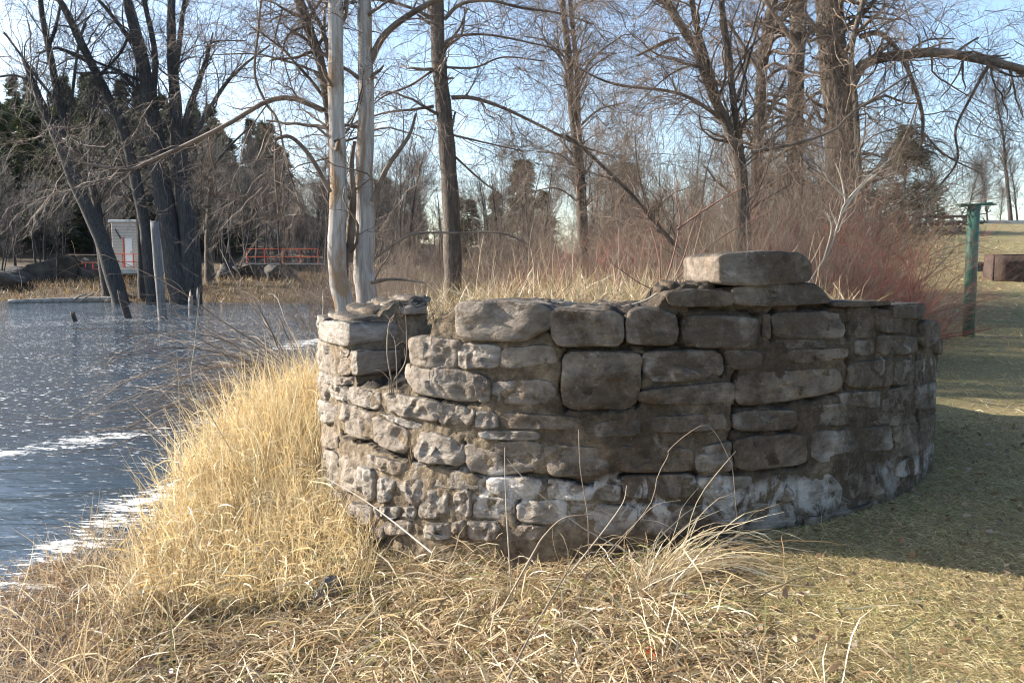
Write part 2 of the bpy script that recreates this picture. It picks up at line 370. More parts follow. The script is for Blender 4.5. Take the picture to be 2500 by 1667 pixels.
# water sheet
wx = np.concatenate([-np.geomspace(1.0, 260, 190)[::-1] - 0.0, [0.5]]); wy = np.concatenate([np.linspace(-25, 2, 12), np.geomspace(2.2, 70, 190)])
X, Y = np.meshgrid(wx, wy); V = np.stack([X, Y, np.full_like(X, WZ)], -1).reshape(-1, 3)
def pl_dist(x, y, line):
    b = np.full(x.shape, 1e9)
    for a, e in zip(line[:-1], line[1:]):
        e = e-a; t = np.clip(((x-a[0])*e[0]+(y-a[1])*e[1])/(e@e), 0, 1); b = np.minimum(b, np.hypot(x-a[0]-t*e[0], y-a[1]-t*e[1]))
    return b
def wl(pts): return [on_z(px, py, WZ)[:2] for px, py in pts]
x, y = V[:, 0], V[:, 1]
foam = np.zeros(len(V))
for pts, w, s in (([(-300, 1130), (0, 1105), (200, 1075), (420, 1045), (620, 1005)], 0.50, 1.0), ([(0, 1470), (110, 1375), (210, 1310), (340, 1235), (450, 1180), (560, 1150), (680, 1105)], 0.42, 1.0),
                  ([(-50, 1560), (100, 1480), (250, 1400)], 0.22, 0.7), ([(690, 850), (740, 835), (800, 828)], 0.75, 1.0), ([(0, 795), (300, 782), (520, 780), (780, 772)], 3.0, 0.5), ([(380, 1120), (520, 1130), (660, 1110)], 0.15, 0.8)):
    foam = np.maximum(foam, s*np.exp(-(pl_dist(x, y, wl(pts))/w)**2))
chop = 0.25 + 0.75*sst(7.2, 10.5, y + 0.14*(x+4))*(1-0.35*sst(33, 42, y))
c = np.stack([foam, chop, foam*0], 1)
nx, ny = len(wx), len(wy); i = np.arange(nx-1); j = np.arange(ny-1)[:, None]
Q = np.stack([j*nx+i, j*nx+i+1, (j+1)*nx+i+1, (j+1)*nx+i], -1).reshape(-1, 4)
kind(obj('river', make_mesh('river', V, Q, col=c), MATS['water']), 'structure', 'choppy river water with white foam drifting along the near bank')

# ------------------------------------------------------------------ round ruined wall
def zoom(ox, oy, s): return lambda pts: [(ox + a/s, oy + b/s) for a, b in pts]
zA = zoom(740, 600, 2.0912); zB = zoom(1450, 580, 2.0367); zC = zoom(750, 650, 4.48); zD = zoom(1100, 680, 3.92); zG = zoom(1330, 950, 3.92); zF = zoom(780, 950, 3.92)
wall = thing('stone_wall', 'round ruined wall of grey mortared stone blocks beside the river', 'wall', (TC[0], TC[1], 0.0))
def fbm(p, sc, o=4): return mnoise.fractal(Vector((float(p[0])*sc, float(p[1])*sc, float(p[2])*sc)), 0.8, 2.1, o)
# core: top outline read off the photograph along the front face
OUT = [(776, 800), (800, 795), (852, 800), (862, 900), (872, 947), (992, 950), (1002, 838), (1045, 835), (1060, 772), (1110, 765), (1300, 768), (1590, 768), (1625, 722), (1640, 706), (1760, 704),
       (1950, 706), (1985, 722), (2012, 748), (2100, 752), (2235, 755), (2252, 770), (2262, 800), (2282, 812), (2292, 850)]
tp = sorted((front(on_cyl(px, py)[0]), on_cyl(px, py)[1]) for px, py in OUT)
ta = np.array([a for a, b in tp]); tz = np.array([b for a, b in tp])
def core_top(a):
    z = np.interp(a, ta, tz); return np.where(np.abs(a) > 1.9, 0.9, z)
A = np.concatenate([np.linspace(-1.45, 1.75, 560), np.linspace(1.75, 2*math.pi-1.45, 60)[1:-1]]); NA = len(A)
af = (A+math.pi) % (2*math.pi) - math.pi
tops = core_top(af)
rows = []
for k in range(105): rows.append((0.0, k/104.0))                             # outer face
for k in range(1, 15): rows.append((0.62*k/14.0, 1.0))                     # top
for k in range(1, 6): rows.append((0.62, 1.0-k/5.0))                       # inner face
V = np.zeros((len(rows), NA, 3)); ZB = -0.75
CR = [(zD([(1000,560),(1040,662),(1500,672),(2150,655),(2350,672)]), 0.012), (zA([(190,960),(330,1002),(440,1052),(560,1088),(700,1113),(850,1133),(1000,1172),(1250,1182),(1500,1228)]), 0.014), (zA([(235,792),(380,842)]), 0.010), (zA([(580,748),(700,783),(890,803)]), 0.010),
      (zB([(120,1180),(500,1167),(515,1192)]), 0.013), (zB([(703,660),(708,850),(690,960),(690,1165)]), 0.009), (zB([(640,555),(642,700)]), 0.008), (zB([(900,372),(862,400),(860,460),(890,500)]), 0.012), (zB([(500,352),(820,372)]), 0.009), (zB([(1020,352),(1180,338)]), 0.009),
      (zD([(1095,700),(1062,950),(1082,1235),(1650,1258),(1782,1180),(1832,750)]), 0.009), (zB([(700,968),(1010,954)]), 0.008), (zB([(715,842),(900,828),(1222,768)]), 0.009), (zA([(690,790),(697,898)]), 0.009), (zA([(238,716),(240,795)]), 0.009), (zD([(955,250),(962,470),(1000,560)]), 0.010),
      (zD([(1648,320),(1655,645)]), 0.010), (zB([(1258,350),(1262,500)]), 0.009), (zB([(1262,610),(1262,752)]), 0.009), (zB([(205,720),(217,832)]), 0.009), (zB([(710,1166),(1065,1126)]), 0.008), (zA([(820,1000),(822,1118)]), 0.008), (zB([(0,548),(640,552)]), 0.008), (zB([(420,390),(430,500)]), 0.010), (zA([(1090,1295),(1092,1410)]), 0.007), (zB([(1470,760),(1590,720)]), 0.008), (zB([(1480,930),(1480,1090)]), 0.009), (zB([(1610,600),(1612,1080)]), 0.009)]
crack = np.zeros((len(rows), NA)); ks = [k for k, q in enumerate(rows) if q[0] == 0.0]
GS = np.broadcast_to(A*TR, (len(ks), NA)); GZ = np.array([[ZB + (tops[ai]-ZB)*rows[k][1] for ai in range(NA)] for k in ks])
for pts_, w_ in CR:
    L_ = np.array([on_cyl(*q) for q in pts_]); L_ = [np.array([front(a_)*TR, z_]) for a_, z_ in L_]
    dd_ = pl_dist(GS + 0.012*np.sin(GZ*37+GS*11), GZ + 0.010*np.sin(GS*29+GZ*9), L_); crack[ks] = np.maximum(crack[ks], np.clip(1.6-dd_/w_, 0, 1))
for ri, (dep, fz) in enumerate(rows):
    for ai in range(NA):
        z = ZB + (tops[ai]-ZB)*fz; th = A[ai]-math.pi/2; r = TR - 0.004 - dep
        p = (r*math.cos(th), r*math.sin(th), z)
        n1 = fbm(p, 3.0, 3); n2 = fbm((p[0]+9, p[1], p[2]), 11.0, 4); n3 = mnoise.noise(Vector((p[0]*30, p[1]*30, p[2]*34)))
        if dep == 0: r += 0.011*n1 + 0.010*n2 + 0.006*n3 - 0.075*crack[ri, ai]
        if fz == 1.0 and 0 < dep < 0.62: z += 0.045*n2 + 0.03*n1 + 0.02*round(2.2*n1) + 0.008*n3
        if fz == 1.0 and af[ai] < -0.62: z += 0.12*min(1.0, dep/0.4)
        V[ri, ai] = (r*math.cos(th), r*math.sin(th), z)
nr = len(rows); i = np.arange(NA); j = np.arange(nr-1)[:, None]; i2 = (i+1) % NA
Q = np.stack([j*NA+i, j*NA+i2, (j+1)*NA+i2, (j+1)*NA+i], -1).reshape(-1, 4)
obj('mortar_core', make_mesh('mortar_core', V.reshape(-1, 3), Q), MATS['mortar'], wall)

def chaikin(P, n=2):
    for _ in range(n):
        N = np.roll(P, -1, 0); P = np.stack([P*0.86+N*0.14, P*0.14+N*0.86], 1).reshape(-1, P.shape[1])
    return P
def resample(P, m):
    Q = np.vstack([P, P[:1]]); s = np.concatenate([[0], np.cumsum(np.linalg.norm(np.diff(Q, axis=0), axis=1))])
    t = np.linspace(0, s[-1], m, endpoint=False); return np.stack([np.interp(t, s, Q[:, k]) for k in range(P.shape[1])], 1)
def stone(poly, proud=0.018, back=0.22, rough=1.0, rec=0.0, M=40, NR=10, name='stone', grow=1.045):
    sd = random.random()*100
    P = np.array([on_cyl(px, py) for px, py in poly]); P[:, 0] *= TR
    if ((P[:, 0]*np.roll(P[:, 1], -1)).sum() - (P[:, 1]*np.roll(P[:, 0], -1)).sum()) < 0: P = P[::-1]
    P = resample(chaikin(P, 2), M); c = P.mean(0)
    for k in range(M):
        q = P[k]; d = q-c; P[k] = c + d*(grow + 0.045*mnoise.noise(Vector((q[0]*9, q[1]*9, sd))) + 0.03*mnoise.noise(Vector((q[0]*30, q[1]*30, sd))))
    ext = np.ptp(P, axis=0); sz = min(ext)
    pl = [(random.uniform(0.0, 0.016), np.array([random.uniform(-1, 1), random.uniform(-1, 1)])*random.uniform(0.03, 0.16 if rough < 1.0 else 0.26)) for _ in range(5 if rough < 1.0 else 8)]
    seeds = [(c + np.array([random.uniform(-.55, .55), random.uniform(-.55, .55)])*ext, random.uniform(-0.006, 0.009)*rough, np.array([random.uniform(-1, 1), random.uniform(-1, 1)])*random.uniform(0.05, 0.22)*rough) for _ in range(4 + int(5*rough*min(1.6, max(ext)/0.25)))]
    chips = [(c + np.array([random.uniform(-.5, .5), random.uniform(-.5, .5)])*ext, random.uniform(0.025, 0.06)*min(1, sz/0.2)) for _ in range(int(2*rough))]
    rings = []
    ts = np.concatenate([np.linspace(0.06, 0.86, NR-3), [0.93, 0.98, 1.0]])
    for t in ts:
        for k in range(M):
            q = c + (P[k]-c)*t
            qn = q + 0.02*np.array([mnoise.noise(Vector((q[0]*14, q[1]*14, sd))), mnoise.noise(Vector((q[0]*14, q[1]*14, sd+7)))]); sc_ = min(seeds, key=lambda w: (w[0]-qn)@(w[0]-qn))
            d = proud + 0.5*min(a + g@(q-c) for a, g in pl)*rough + sc_[1] + max(-0.02, min(0.02, sc_[2]@(q-sc_[0])))
            for cc, cr in chips:
                u = np.linalg.norm(q-cc)/cr
                if u < 1: d -= 0.3*cr*(1-u*u)*rough
            d += (0.012*mnoise.noise(Vector((q[0]*7, q[1]*11, sd))) + 0.006*mnoise.noise(Vector((q[0]*22, q[1]*26, sd))) + 0.003*mnoise.noise(Vector((q[0]*60, q[1]*60, sd))))*rough
            e = max(0.0, (t-0.86)/0.14); d -= 0.011*e*e*min(1, sz/0.15)
            rings.append((q[0], q[1], d-rec))
    for bk, sh in ((0.05, 1.0), (back*0.55, 0.99), (back, 0.96)):
        for k in range(M):
            q = c + (P[k]-c)*sh; nn = 0.012*mnoise.noise(Vector((q[0]*12, q[1]*12, bk*14+sd)))
            rings.append((q[0], q[1]+nn, -bk-rec))
    G = np.array(rings); th = G[:, 0]/TR; r = TR + G[:, 2]
    dd = proud + min(a for a, g in pl)*rough - rec; tc = c[0]/TR
    V = np.stack([r*np.cos(th), r*np.sin(th), G[:, 1]], 1)
    V = np.vstack([V, [[(TR+dd)*math.cos(tc), (TR+dd)*math.sin(tc), c[1]]], [[(TR-back-rec)*math.cos(tc), (TR-back-rec)*math.sin(tc), c[1]]]])
    n = len(ts)+3; i = np.arange(M); i2 = (i+1) % M; j = np.arange(n-1)[:, None]
    Q = np.stack([j*M+i, (j+1)*M+i, (j+1)*M+i2, j*M+i2], -1).reshape(-1, 4)
    T = np.concatenate([np.stack([np.full(M, n*M), i, i2], 1), np.stack([np.full(M, n*M+1), (n-1)*M+i2, (n-1)*M+i], 1)])
    return obj(name, make_mesh(name, V, Q, T), MATS['stone'], wall)
# top course and peak: whole blocks with free tops
for p in (zC([(165,600),(430,598),(478,640),(482,882),(180,795)]),): stone(p, 0.03, 0.36, 0.5)
for p in (zD([(95,215),(520,215),(955,250),(950,470),(700,600),(95,570)]), zD([(970,290),(1640,310),(1640,640),(1050,640),(985,520)]), zD([(1680,400),(1730,290),(2010,280),(2150,360),(2170,500),(2130,630),(1690,620)])):
    stone(p, 0.045, 0.5, 0.8)
pk = stone(zB([(604,88),(760,72),(900,70),(1000,85),(1058,125),(1058,215),(900,236),(625,236)]), 0.05, 0.62, 0.7, M=56)
pk['label'] = 'big single block crowning the wall'
for p in (zB([(355,268),(520,255),(700,275),(680,340),(380,345)]), zB([(690,240),(1080,225),(1130,260),(1160,325),(860,342),(700,332)]), zB([(1470,330),(1635,325),(1638,400),(1480,402)]), zB([(1610,408),(1700,415),(1695,500),(1620,560)]),
          zB([(1690,500),(1728,505),(1724,580),(1690,578)]), zB([(1180,318),(1465,315),(1470,335),(1180,345)])): stone(p, 0.03, 0.45, 0.8)
# notch
stone(zC([(470,928),(560,925),(565,1195),(490,1185)]), 0.01, 0.34, 0.7)
stone(zC([(700,690),(1000,690),(1010,880),(700,880)]), 0.0, 0.3, 0.9, rec=0.58)
stone(zC([(820,900),(1090,890),(1080,1130),(830,1150)]), 0.0, 0.3, 0.9, rec=0.55)
SMALL_ROUGH = [zC(p) for p in ([(90,790),(370,890),(380,1050),(300,1200),(110,1090)], [(375,930),(460,905),(470,985),(395,995)], [(390,1005),(490,990),(492,1185),(345,1195)], [(110,1100),(300,1205),(290,1290),(120,1250)],
    [(300,1205),(500,1200),(510,1290),(310,1290)], [(80,540),(165,560),(165,790),(90,760)])] + [zA(p) for p in (
    [(85,660),(150,690),(150,780),(90,770)], [(85,780),(160,800),(165,900),(90,890)], [(135,685),(235,715),(235,795),(145,770)], [(240,716),(388,742),(382,838),(250,800)], [(412,745),(690,785),(686,898),(420,842)], [(695,800),(880,830),(852,918),(700,902)],
    [(165,785),(345,855),(330,990),(180,940)], [(360,870),(530,935),(522,1060),(370,1012)], [(385,850),(600,905),(590,930),(530,928)], [(600,930),(812,1000),(816,1116),(560,1092)], [(100,905),(175,932),(175,1035),(105,1020)],
    [(540,468),(690,470),(800,482),(790,560),(770,640),(545,600)], [(795,500),(1000,505),(1000,620),(805,625)], [(512,602),(885,640),(892,797),(580,748),(530,680)], [(880,650),(950,680),(950,790),(895,790)],
    [(285,1125),(365,1140),(360,1300),(290,1290)], [(390,1180),(470,1190),(450,1300),(390,1310)], [(510,1200),(610,1200),(600,1320),(510,1310)], [(620,1250),(740,1250),(730,1380),(590,1390)],
    [(770,1260),(850,1240),(860,1380),(780,1390)], [(180,1070),(285,1085),(280,1250),(190,1240)], [(330,1060),(520,1105),(500,1170),(330,1120)], [(520,1330),(580,1330),(570,1400),(520,1390)], [(240,1300),(350,1330),(340,1430),(250,1400)],
    [(430,1400),(560,1400),(540,1470),(430,1470)], [(620,1420),(760,1410),(760,1490),(620,1500)], [(840,1400),(1000,1410),(980,1500),(850,1500)], [(100,1240),(225,1265),(220,1400),(110,1390)], [(110,1040),(175,1060),(170,1230),(112,1230)],
    [(370,1330),(500,1330),(480,1390),(380,1385)], [(770,1410),(830,1400),(830,1480),(780,1490)], [(300,1450),(420,1430),(420,1500),(310,1510)], [(190,1410),(290,1430),(280,1520),(200,1510)])]
for p in SMALL_ROUGH: stone(p, random.uniform(0.012, 0.026), 0.2, random.uniform(1.0, 1.5), M=46, NR=15, grow=1.10)
BIG = [zA(p) for p in ([(620,1130),(830,1150),(930,1200),(900,1250),(640,1230)], [(940,1180),(1200,1180),(1240,1260),(1080,1300),(940,1260)], [(1090,1305),(1340,1290),(1340,1420),(1100,1410)], [(865,1270),(1075,1290),(1065,1400),(870,1392)],
    [(1250,1180),(1500,1235),(1480,1300),(1250,1290)], [(828,1000),(1160,995),(1228,1030),(1225,1142),(1000,1172),(850,1150)], [(1232,1010),(1560,1030),(1560,1170),(1250,1172)], [(960,690),(1250,680),(1292,760),(1230,812),(960,802)],
    [(1008,520),(1270,500),(1300,600),(1012,632)], [(1000,850),(1400,868),(1440,935),(1010,932)], [(885,840),(985,850),(1000,930),(880,930)], [(905,940),(1200,945),(1210,990),(915,985)], [(1355,1310),(1560,1310),(1550,1440),(1360,1430)], [(1020,1420),(1240,1425),(1230,1500),(1030,1500)])]
BIG += [zD([(1105,700),(1770,708),(1822,750),(1775,1180),(1650,1250),(1090,1232),(1068,950)])]
BIG += [zB(p) for p in ([(448,385),(822,390),(802,547),(520,547),(440,500)], [(880,370),(1240,365),(1256,500),(900,500)], [(900,506),(1240,508),(1230,540),(900,552)], [(1265,340),(1392,335),(1392,500),(1275,495)], [(1300,508),(1392,505),(1400,582),(1300,586)],
    [(1400,345),(1600,405),(1602,480),(1410,470)], [(1410,480),(1602,490),(1602,575),(1412,585)], [(245,560),(630,560),(642,700),(250,722)], [(648,556),(832,560),(832,655),(680,655)], [(900,560),(1256,545),(1252,600),(1000,625)],
    [(1268,620),(1482,600),(1484,735),(1270,752)], [(1492,612),(1598,600),(1592,735),(1492,730)], [(225,760),(690,705),(702,822),(230,827)], [(715,668),(1220,645),(1222,762),(900,822),(717,837)], [(1230,770),(1420,757),(1422,850),(1240,832)],
    [(1430,765),(1582,722),(1582,850),(1430,882)], [(1602,600),(1722,585),(1722,700),(1604,720)], [(1604,730),(1722,710),(1720,850),(1602,855)], [(0,920),(222,890),(230,982),(0,992)], [(290,890),(642,870),(662,950),(290,972)],
    [(700,862),(992,850),(1002,950),(700,962)], [(1035,832),(1332,820),(1332,922),(1040,947)], [(1340,862),(1580,865),(1600,930),(1350,935)], [(95,1032),(420,1040),(482,1060),(512,1162),(100,1162)], [(500,1050),(682,1002),(692,1160),(512,1166)],
    [(700,990),(1062,970),(1062,1122),(712,1166)], [(1080,955),(1302,950),(1302,1122),(1090,1112)], [(1332,942),(1472,930),(1472,1052),(1342,1062)], [(1490,935),(1612,920),(1612,1072),(1482,1092)], [(1622,905),(1722,862),(1704,1062),(1622,1102)],
    [(0,1205),(130,1230),(130,1310),(0,1300)], [(140,1182),(500,1172),(512,1290),(160,1292)], [(0,1322),(210,1332),(210,1482),(0,1472)], [(220,1312),(572,1332),(562,1482),(230,1472)], [(580,1322),(800,1312),(1000,1332),(1000,1442),(590,1452)],
    [(520,1182),(792,1182),(792,1290),(520,1300)], [(800,1230),(900,1190),(1000,1222),(1002,1312),(800,1310)], [(1020,1182),(1162,1162),(1242,1242),(1242,1332),(1020,1380)], [(1250,1172),(1482,1142),(1492,1252),(1270,1312)], [(1510,1112),(1602,1072),(1616,1172),(1500,1192)],
    [(1050,1390),(1300,1340),(1400,1300),(1400,1350),(1060,1440)], [(840,380),(872,380),(875,500),(842,520)], [(1410,860),(1470,858),(1470,925),(1412,930)], [(1100,555),(1256,548),(1252,596),(1100,604)])]
for p in BIG: stone(p, random.uniform(-0.004, 0.012), 0.2, random.uniform(0.6, 1.0))
# loose plates lying on the left stump and crust slabs on the top
def plate(a0, a1, r0, r1, z, t, seed, mt='crust', name='cap_stone'):
    M = 28; sd = seed*3.7; pts = []
    ac, rc = (a0+a1)/2, (r0+r1)/2; ha, hr = (a1-a0)/2*TR, (r1-r0)/2
    for k in range(M):
        f = 2*math.pi*k/M; cc, ss = math.cos(f), math.sin(f); s = 1/max(abs(cc), abs(ss))**0.75
        s *= 1 + 0.16*mnoise.noise(Vector((cc*1.6, ss*1.6, sd))) + 0.09*mnoise.noise(Vector((cc*5, ss*5, sd)))
        pts.append((cc*s*ha, ss*s*hr))
    V = []
    for sc_, zz in ((0.0, 1), (0.35, 1), (0.7, 1), (0.93, 0.93), (1.0, 0.6), (0.97, 0.0)):
        for k in range(M):
            u, v = pts[k][0]*sc_, pts[k][1]*sc_; th = ac + u/TR - math.pi/2; r = rc+v
            h = z + t*zz + (0.020*mnoise.noise(Vector((u*9, v*9, sd))) + 0.016*mnoise.noise(Vector((u*24, v*24, sd))))*(zz > 0.5)
            V.append((r*math.cos(th), r*math.sin(th), h))
    n = 6; i = np.arange(M); i2 = (i+1) % M; j = np.arange(n-1)[:, None]
    Q = np.stack([j*M+i, (j+1)*M+i, (j+1)*M+i2, j*M+i2], -1).reshape(-1, 4)
    return obj(name, make_mesh(name, V, Q), MATS[mt], wall)
AL = front(on_cyl(790, 800)[0]); AR = front(on_cyl(858, 800)[0]); AD = AR-AL
plate(AL-0.08, AR-0.02, TR-0.34, TR-0.03, 1.225, 0.045, 1); plate(AL-0.15, AR-0.05, TR-0.55, TR-0.20, 1.265, 0.05, 2); plate(AL-0.25, AR-0.03, TR-0.70, TR-0.42, 1.30, 0.055, 3); plate(AR-0.22, AR+0.02, TR-0.62, TR-0.40, 1.27, 0.07, 4, 'stone')
plate(AL-0.05, AL+0.2, TR-0.72, TR-0.52, 1.345, 0.05, 5); plate(AR-0.06, AR+0.16, TR-1.0, TR-0.72, 1.10, 0.12, 6)
for k in range(13):
    a = np.interp(k/12.0, [0, 1], [front(on_cyl(1140, 745)[0]), front(on_cyl(1600, 745)[0])]); rr = TR - random.uniform(0.15, 0.55)
    plate(a-random.uniform(0.05, 0.11), a+random.uniform(0.05, 0.11), rr-random.uniform(0.08, 0.16), rr+random.uniform(0.06, 0.12), 1.345+random.uniform(-0.015, 0.012), random.uniform(0.025, 0.05), 10+k)
for k in range(5):
    a = np.interp(k/4.0, [0, 1], [front(on_cyl(2020, 745)[0]), front(on_cyl(2230, 745)[0])]); rr = TR - random.uniform(0.1, 0.35)
    plate(a-0.08, a+0.08, rr-0.12, rr+0.08, 1.315+random.uniform(-0.02, 0.02), 0.04, 40+k)
for k in range(7):
    a = front(on_cyl(1650+k*16, 700)[0]); plate(a-0.03, a+0.03, TR-0.28-random.random()*0.15, TR-0.15, 1.46, random.uniform(0.03, 0.06), 60+k, 'mortar')

# earth filling the inside of the ring
AN = -front(on_cyl(955, 850)[0])
def fill_z(x, y):
    r = np.hypot(x-TC[0], y-TC[1]); a = front(np.arctan2(y-TC[1], x-TC[0]))
    z = 1.16 + 0.14*sst(1.9, 0.4, r) + 0.05*np.sin(x*3+1)*np.cos(y*2.7)
    return z - 0.55*np.exp(-((a+AN)/0.17)**2)*sst(1.15, 2.0, r) - 0.1*np.exp(-((a+0.9)/0.3)**2)*sst(1.0, 1.9, r)
rr = np.linspace(0.0, TR-0.45, 22); aa = np.linspace(0, 2*math.pi, 80, endpoint=False)
Rg, Ag = np.meshgrid(rr, aa, indexing='ij'); X = TC[0]+Rg*np.cos(Ag); Y = TC[1]+Rg*np.sin(Ag)
V = np.stack([X, Y, fill_z(X, Y)], -1).reshape(-1, 3); NA = 80; i = np.arange(NA); i2 = (i+1) % NA; j = np.arange(21)[:, None]
Q = np.stack([j*NA+i, (j+1)*NA+i, (j+1)*NA+i2, j*NA+i2], -1).reshape(-1, 4)
kind(obj('earth_mound', make_mesh('earth_mound', V, Q), MATS['soil']), 'structure', 'earth filling the inside of the round wall')
def surf(x, y):
    z = terrain(x, y); r = np.hypot(np.asarray(x)-TC[0], np.asarray(y)-TC[1])
    return np.where(r < TR-0.5, np.maximum(fill_z(x, y), z), z)

# ------------------------------------------------------------------ blades (grass, straw, leaves)
def blades(pos, d, ln, wd, cl, K=4, droop=0.1, wig=0.12, clampf=None, side=None, tip=0.25):
    n = len(pos); P = np.zeros((n, K, 3)); P[:, 0] = pos; d = nrm(d); ln = np.broadcast_to(ln, n); dr = np.broadcast_to(droop, n)
    for j in range(1, K):
        d = nrm(d + rng.normal(size=(n, 3))*wig - np.stack([np.zeros(n), np.zeros(n), dr], 1))
        P[:, j] = P[:, j-1] + d*(ln/(K-1))[:, None]
        if clampf is not None:
            g = clampf(P[:, j, 0], P[:, j, 1]) + 0.004; low = P[:, j, 2] < g; P[low, j, 2] = g[low] + rng.random(low.sum())*0.015
    sd = nrm(np.cross(P[:, -1]-P[:, 0] + 1e-4, rng.normal(size=(n, 3))))
    w = np.broadcast_to(wd, n)[:, None]*np.concatenate([np.linspace(0.8, 1, K-2), [0.8], [tip]])[None] if K > 2 else np.broadcast_to(wd, n)[:, None]*np.array([1, tip])[None]
    off = sd[:, None]*w[:, :, None]*0.5
    V = np.stack([P-off, P+off], 2).reshape(-1, 3)
    k = np.arange(K-1)*2; q = np.stack([k, k+1, k+3, k+2], -1); Q = (q[None] + (np.arange(n)*K*2)[:, None, None]).reshape(-1, 4)
    return V, Q, np.repeat(cl, K*2, axis=0)
def cat(sets):
    V = []; Q = []; Cc = []; n = 0
    for v, q, c_ in sets: V.append(v); Q.append(q+n); Cc.append(c_); n += len(v)
    return np.vstack(V), np.vstack(Q), np.vstack(Cc)
def pal(n, cols, w=None, var=0.18):
    cols = np.array(cols); i = rng.choice(len(cols), n, p=w); return np.clip(cols[i]*(1+var*rng.normal(size=(n, 1))), 0.01, 0.9)
STRAW = [(0.60, 0.47, 0.28), (0.46, 0.34, 0.19), (0.74, 0.63, 0.44), (0.27, 0.175, 0.095), (0.27, 0.27, 0.10)]
DULL = [(0.42, 0.31, 0.17), (0.30, 0.21, 0.11), (0.50, 0.40, 0.25), (0.20, 0.135, 0.07)]
LAWNC = [(0.60, 0.48, 0.25), (0.47, 0.365, 0.165), (0.72, 0.60, 0.36), (0.17, 0.21, 0.045), (0.25, 0.26, 0.07), (0.24, 0.15, 0.075)]
def ring_ok(x, y, m=0.0): return np.hypot(x-TC[0], y-TC[1]) > TR + 0.02 + m
def flatdir(n, e=0.35, bias=None):
    a = rng.uniform(0, 2*math.pi, n); d = np.stack([np.cos(a), np.sin(a), np.abs(rng.normal(size=n))*e + 0.05], 1)
    if bias is not None: d[:, :2] += bias
    return d
def scatter(n, x0, x1, y0, y1, cond): 
    x = rng.uniform(x0, x1, n); y = rng.uniform(y0, y1, n); k = cond(x, y); return x[k], y[k]
def vis(x, y, m=0.4): return (np.abs(x) < y*0.66 + m) & (y > 1.8)
# mown lawn
sets = []
def weedzone(x, y): return sst(1.25, 0.2, x - 0.25*(4.2-y))       # 1 = weeds on the left, 0 = lawn
x, y = scatter(330000, -0.8, 5.0, 2.3, 7.2, lambda x, y: vis(x, y) & ring_ok(x, y) & (rng.random(len(x)) < np.clip(3.3/y, 0, 1)**1.5*1.25) & (rng.random(len(x)) > weedzone(x, y)*0.85))
pat = np.array([mnoise.noise(Vector((a*1.3, b*1.3, 3.1))) + 0.6*mnoise.noise(Vector((a*4, b*4, 8.0))) for a, b in zip(x, y)])
g = rng.random(len(x)) < 0.07 + 0.20*sst(0.0, 0.6, pat); cl = pal(len(x), LAWNC, [.32, .26, .2, .01, .03, .18], 0.26); cl[g] = pal(g.sum(), LAWNC[3:5])
cl *= (1+0.30*np.clip(pat, -1, 1))[:, None]; up = np.where(g, 0.8, 0.3)
d = flatdir(len(x), 0.3); d[:, 2] *= up/0.3
sets.append(blades(np.stack([x, y, terrain(x, y)], 1), d, rng.uniform(0.025, 0.070, len(x)), rng.uniform(0.0012, 0.0027, len(x)), cl, K=3, droop=0.25, wig=0.2, clampf=terrain))
x, y = scatter(90000, 2.5, 24, 7.0, 34, lambda x, y: (x > 0.40*y) & (x < 0.68*y+0.5) & (rng.random(len(x)) < np.clip(8/y, 0, 1)**1.6))
g = rng.random(len(x)) < 0.2; cl = pal(len(x), LAWNC, [.36, .26, .2, .03, .05, .10]); cl[g] = pal(g.sum(), LAWNC[3:5])
sets.append(blades(np.stack([x, y, terrain(x, y)], 1), flatdir(len(x), 0.5), rng.uniform(0.05, 0.10, len(x))*np.clip(y/10, 1, 2), rng.uniform(0.004, 0.007, len(x))*np.clip(y/9, 1, 3), cl, K=3, droop=0.2, clampf=terrain))
V, Q, Cc = cat(sets); kind(obj('lawn_grass', make_mesh('lawn_grass', V, Q, col=Cc), MATS['blade']), 'stuff', 'short winter lawn grass, half straw coloured and half green')
# matted weeds before the wall
sets = []
def wcond(x, y): return vis(x, y) & ring_ok(x, y) & (shore_d(x, y) > -0.35) & (rng.random(len(x)) < weedzone(x, y) + 0.02)
x, y = scatter(34000, -3.4, 1.9, 2.3, 5.4, wcond)
sets.append(blades(np.stack([x, y, terrain(x, y)+rng.random(len(x))*0.03], 1), flatdir(len(x), 0.35), rng.uniform(0.05, 0.18, len(x)), rng.uniform(0.0025, 0.008, len(x)), pal(len(x), STRAW, [.20, .27, .12, .35, .06]), K=4, droop=0.22, wig=0.28, clampf=terrain))
x, y = scatter(13000, -3.4, 1.6, 2.3, 5.2, wcond)
sets.append(blades(np.stack([x, y, terrain(x, y)+rng.random(len(x))*0.05], 1), flatdir(len(x), 0.45, (0.5, -0.3)), rng.uniform(0.15, 0.45, len(x)), rng.uniform(0.0025, 0.009, len(x)), pal(len(x), STRAW, [.30, .28, .17, .2, .05]), K=6, droop=0.22, wig=0.2, clampf=terrain))
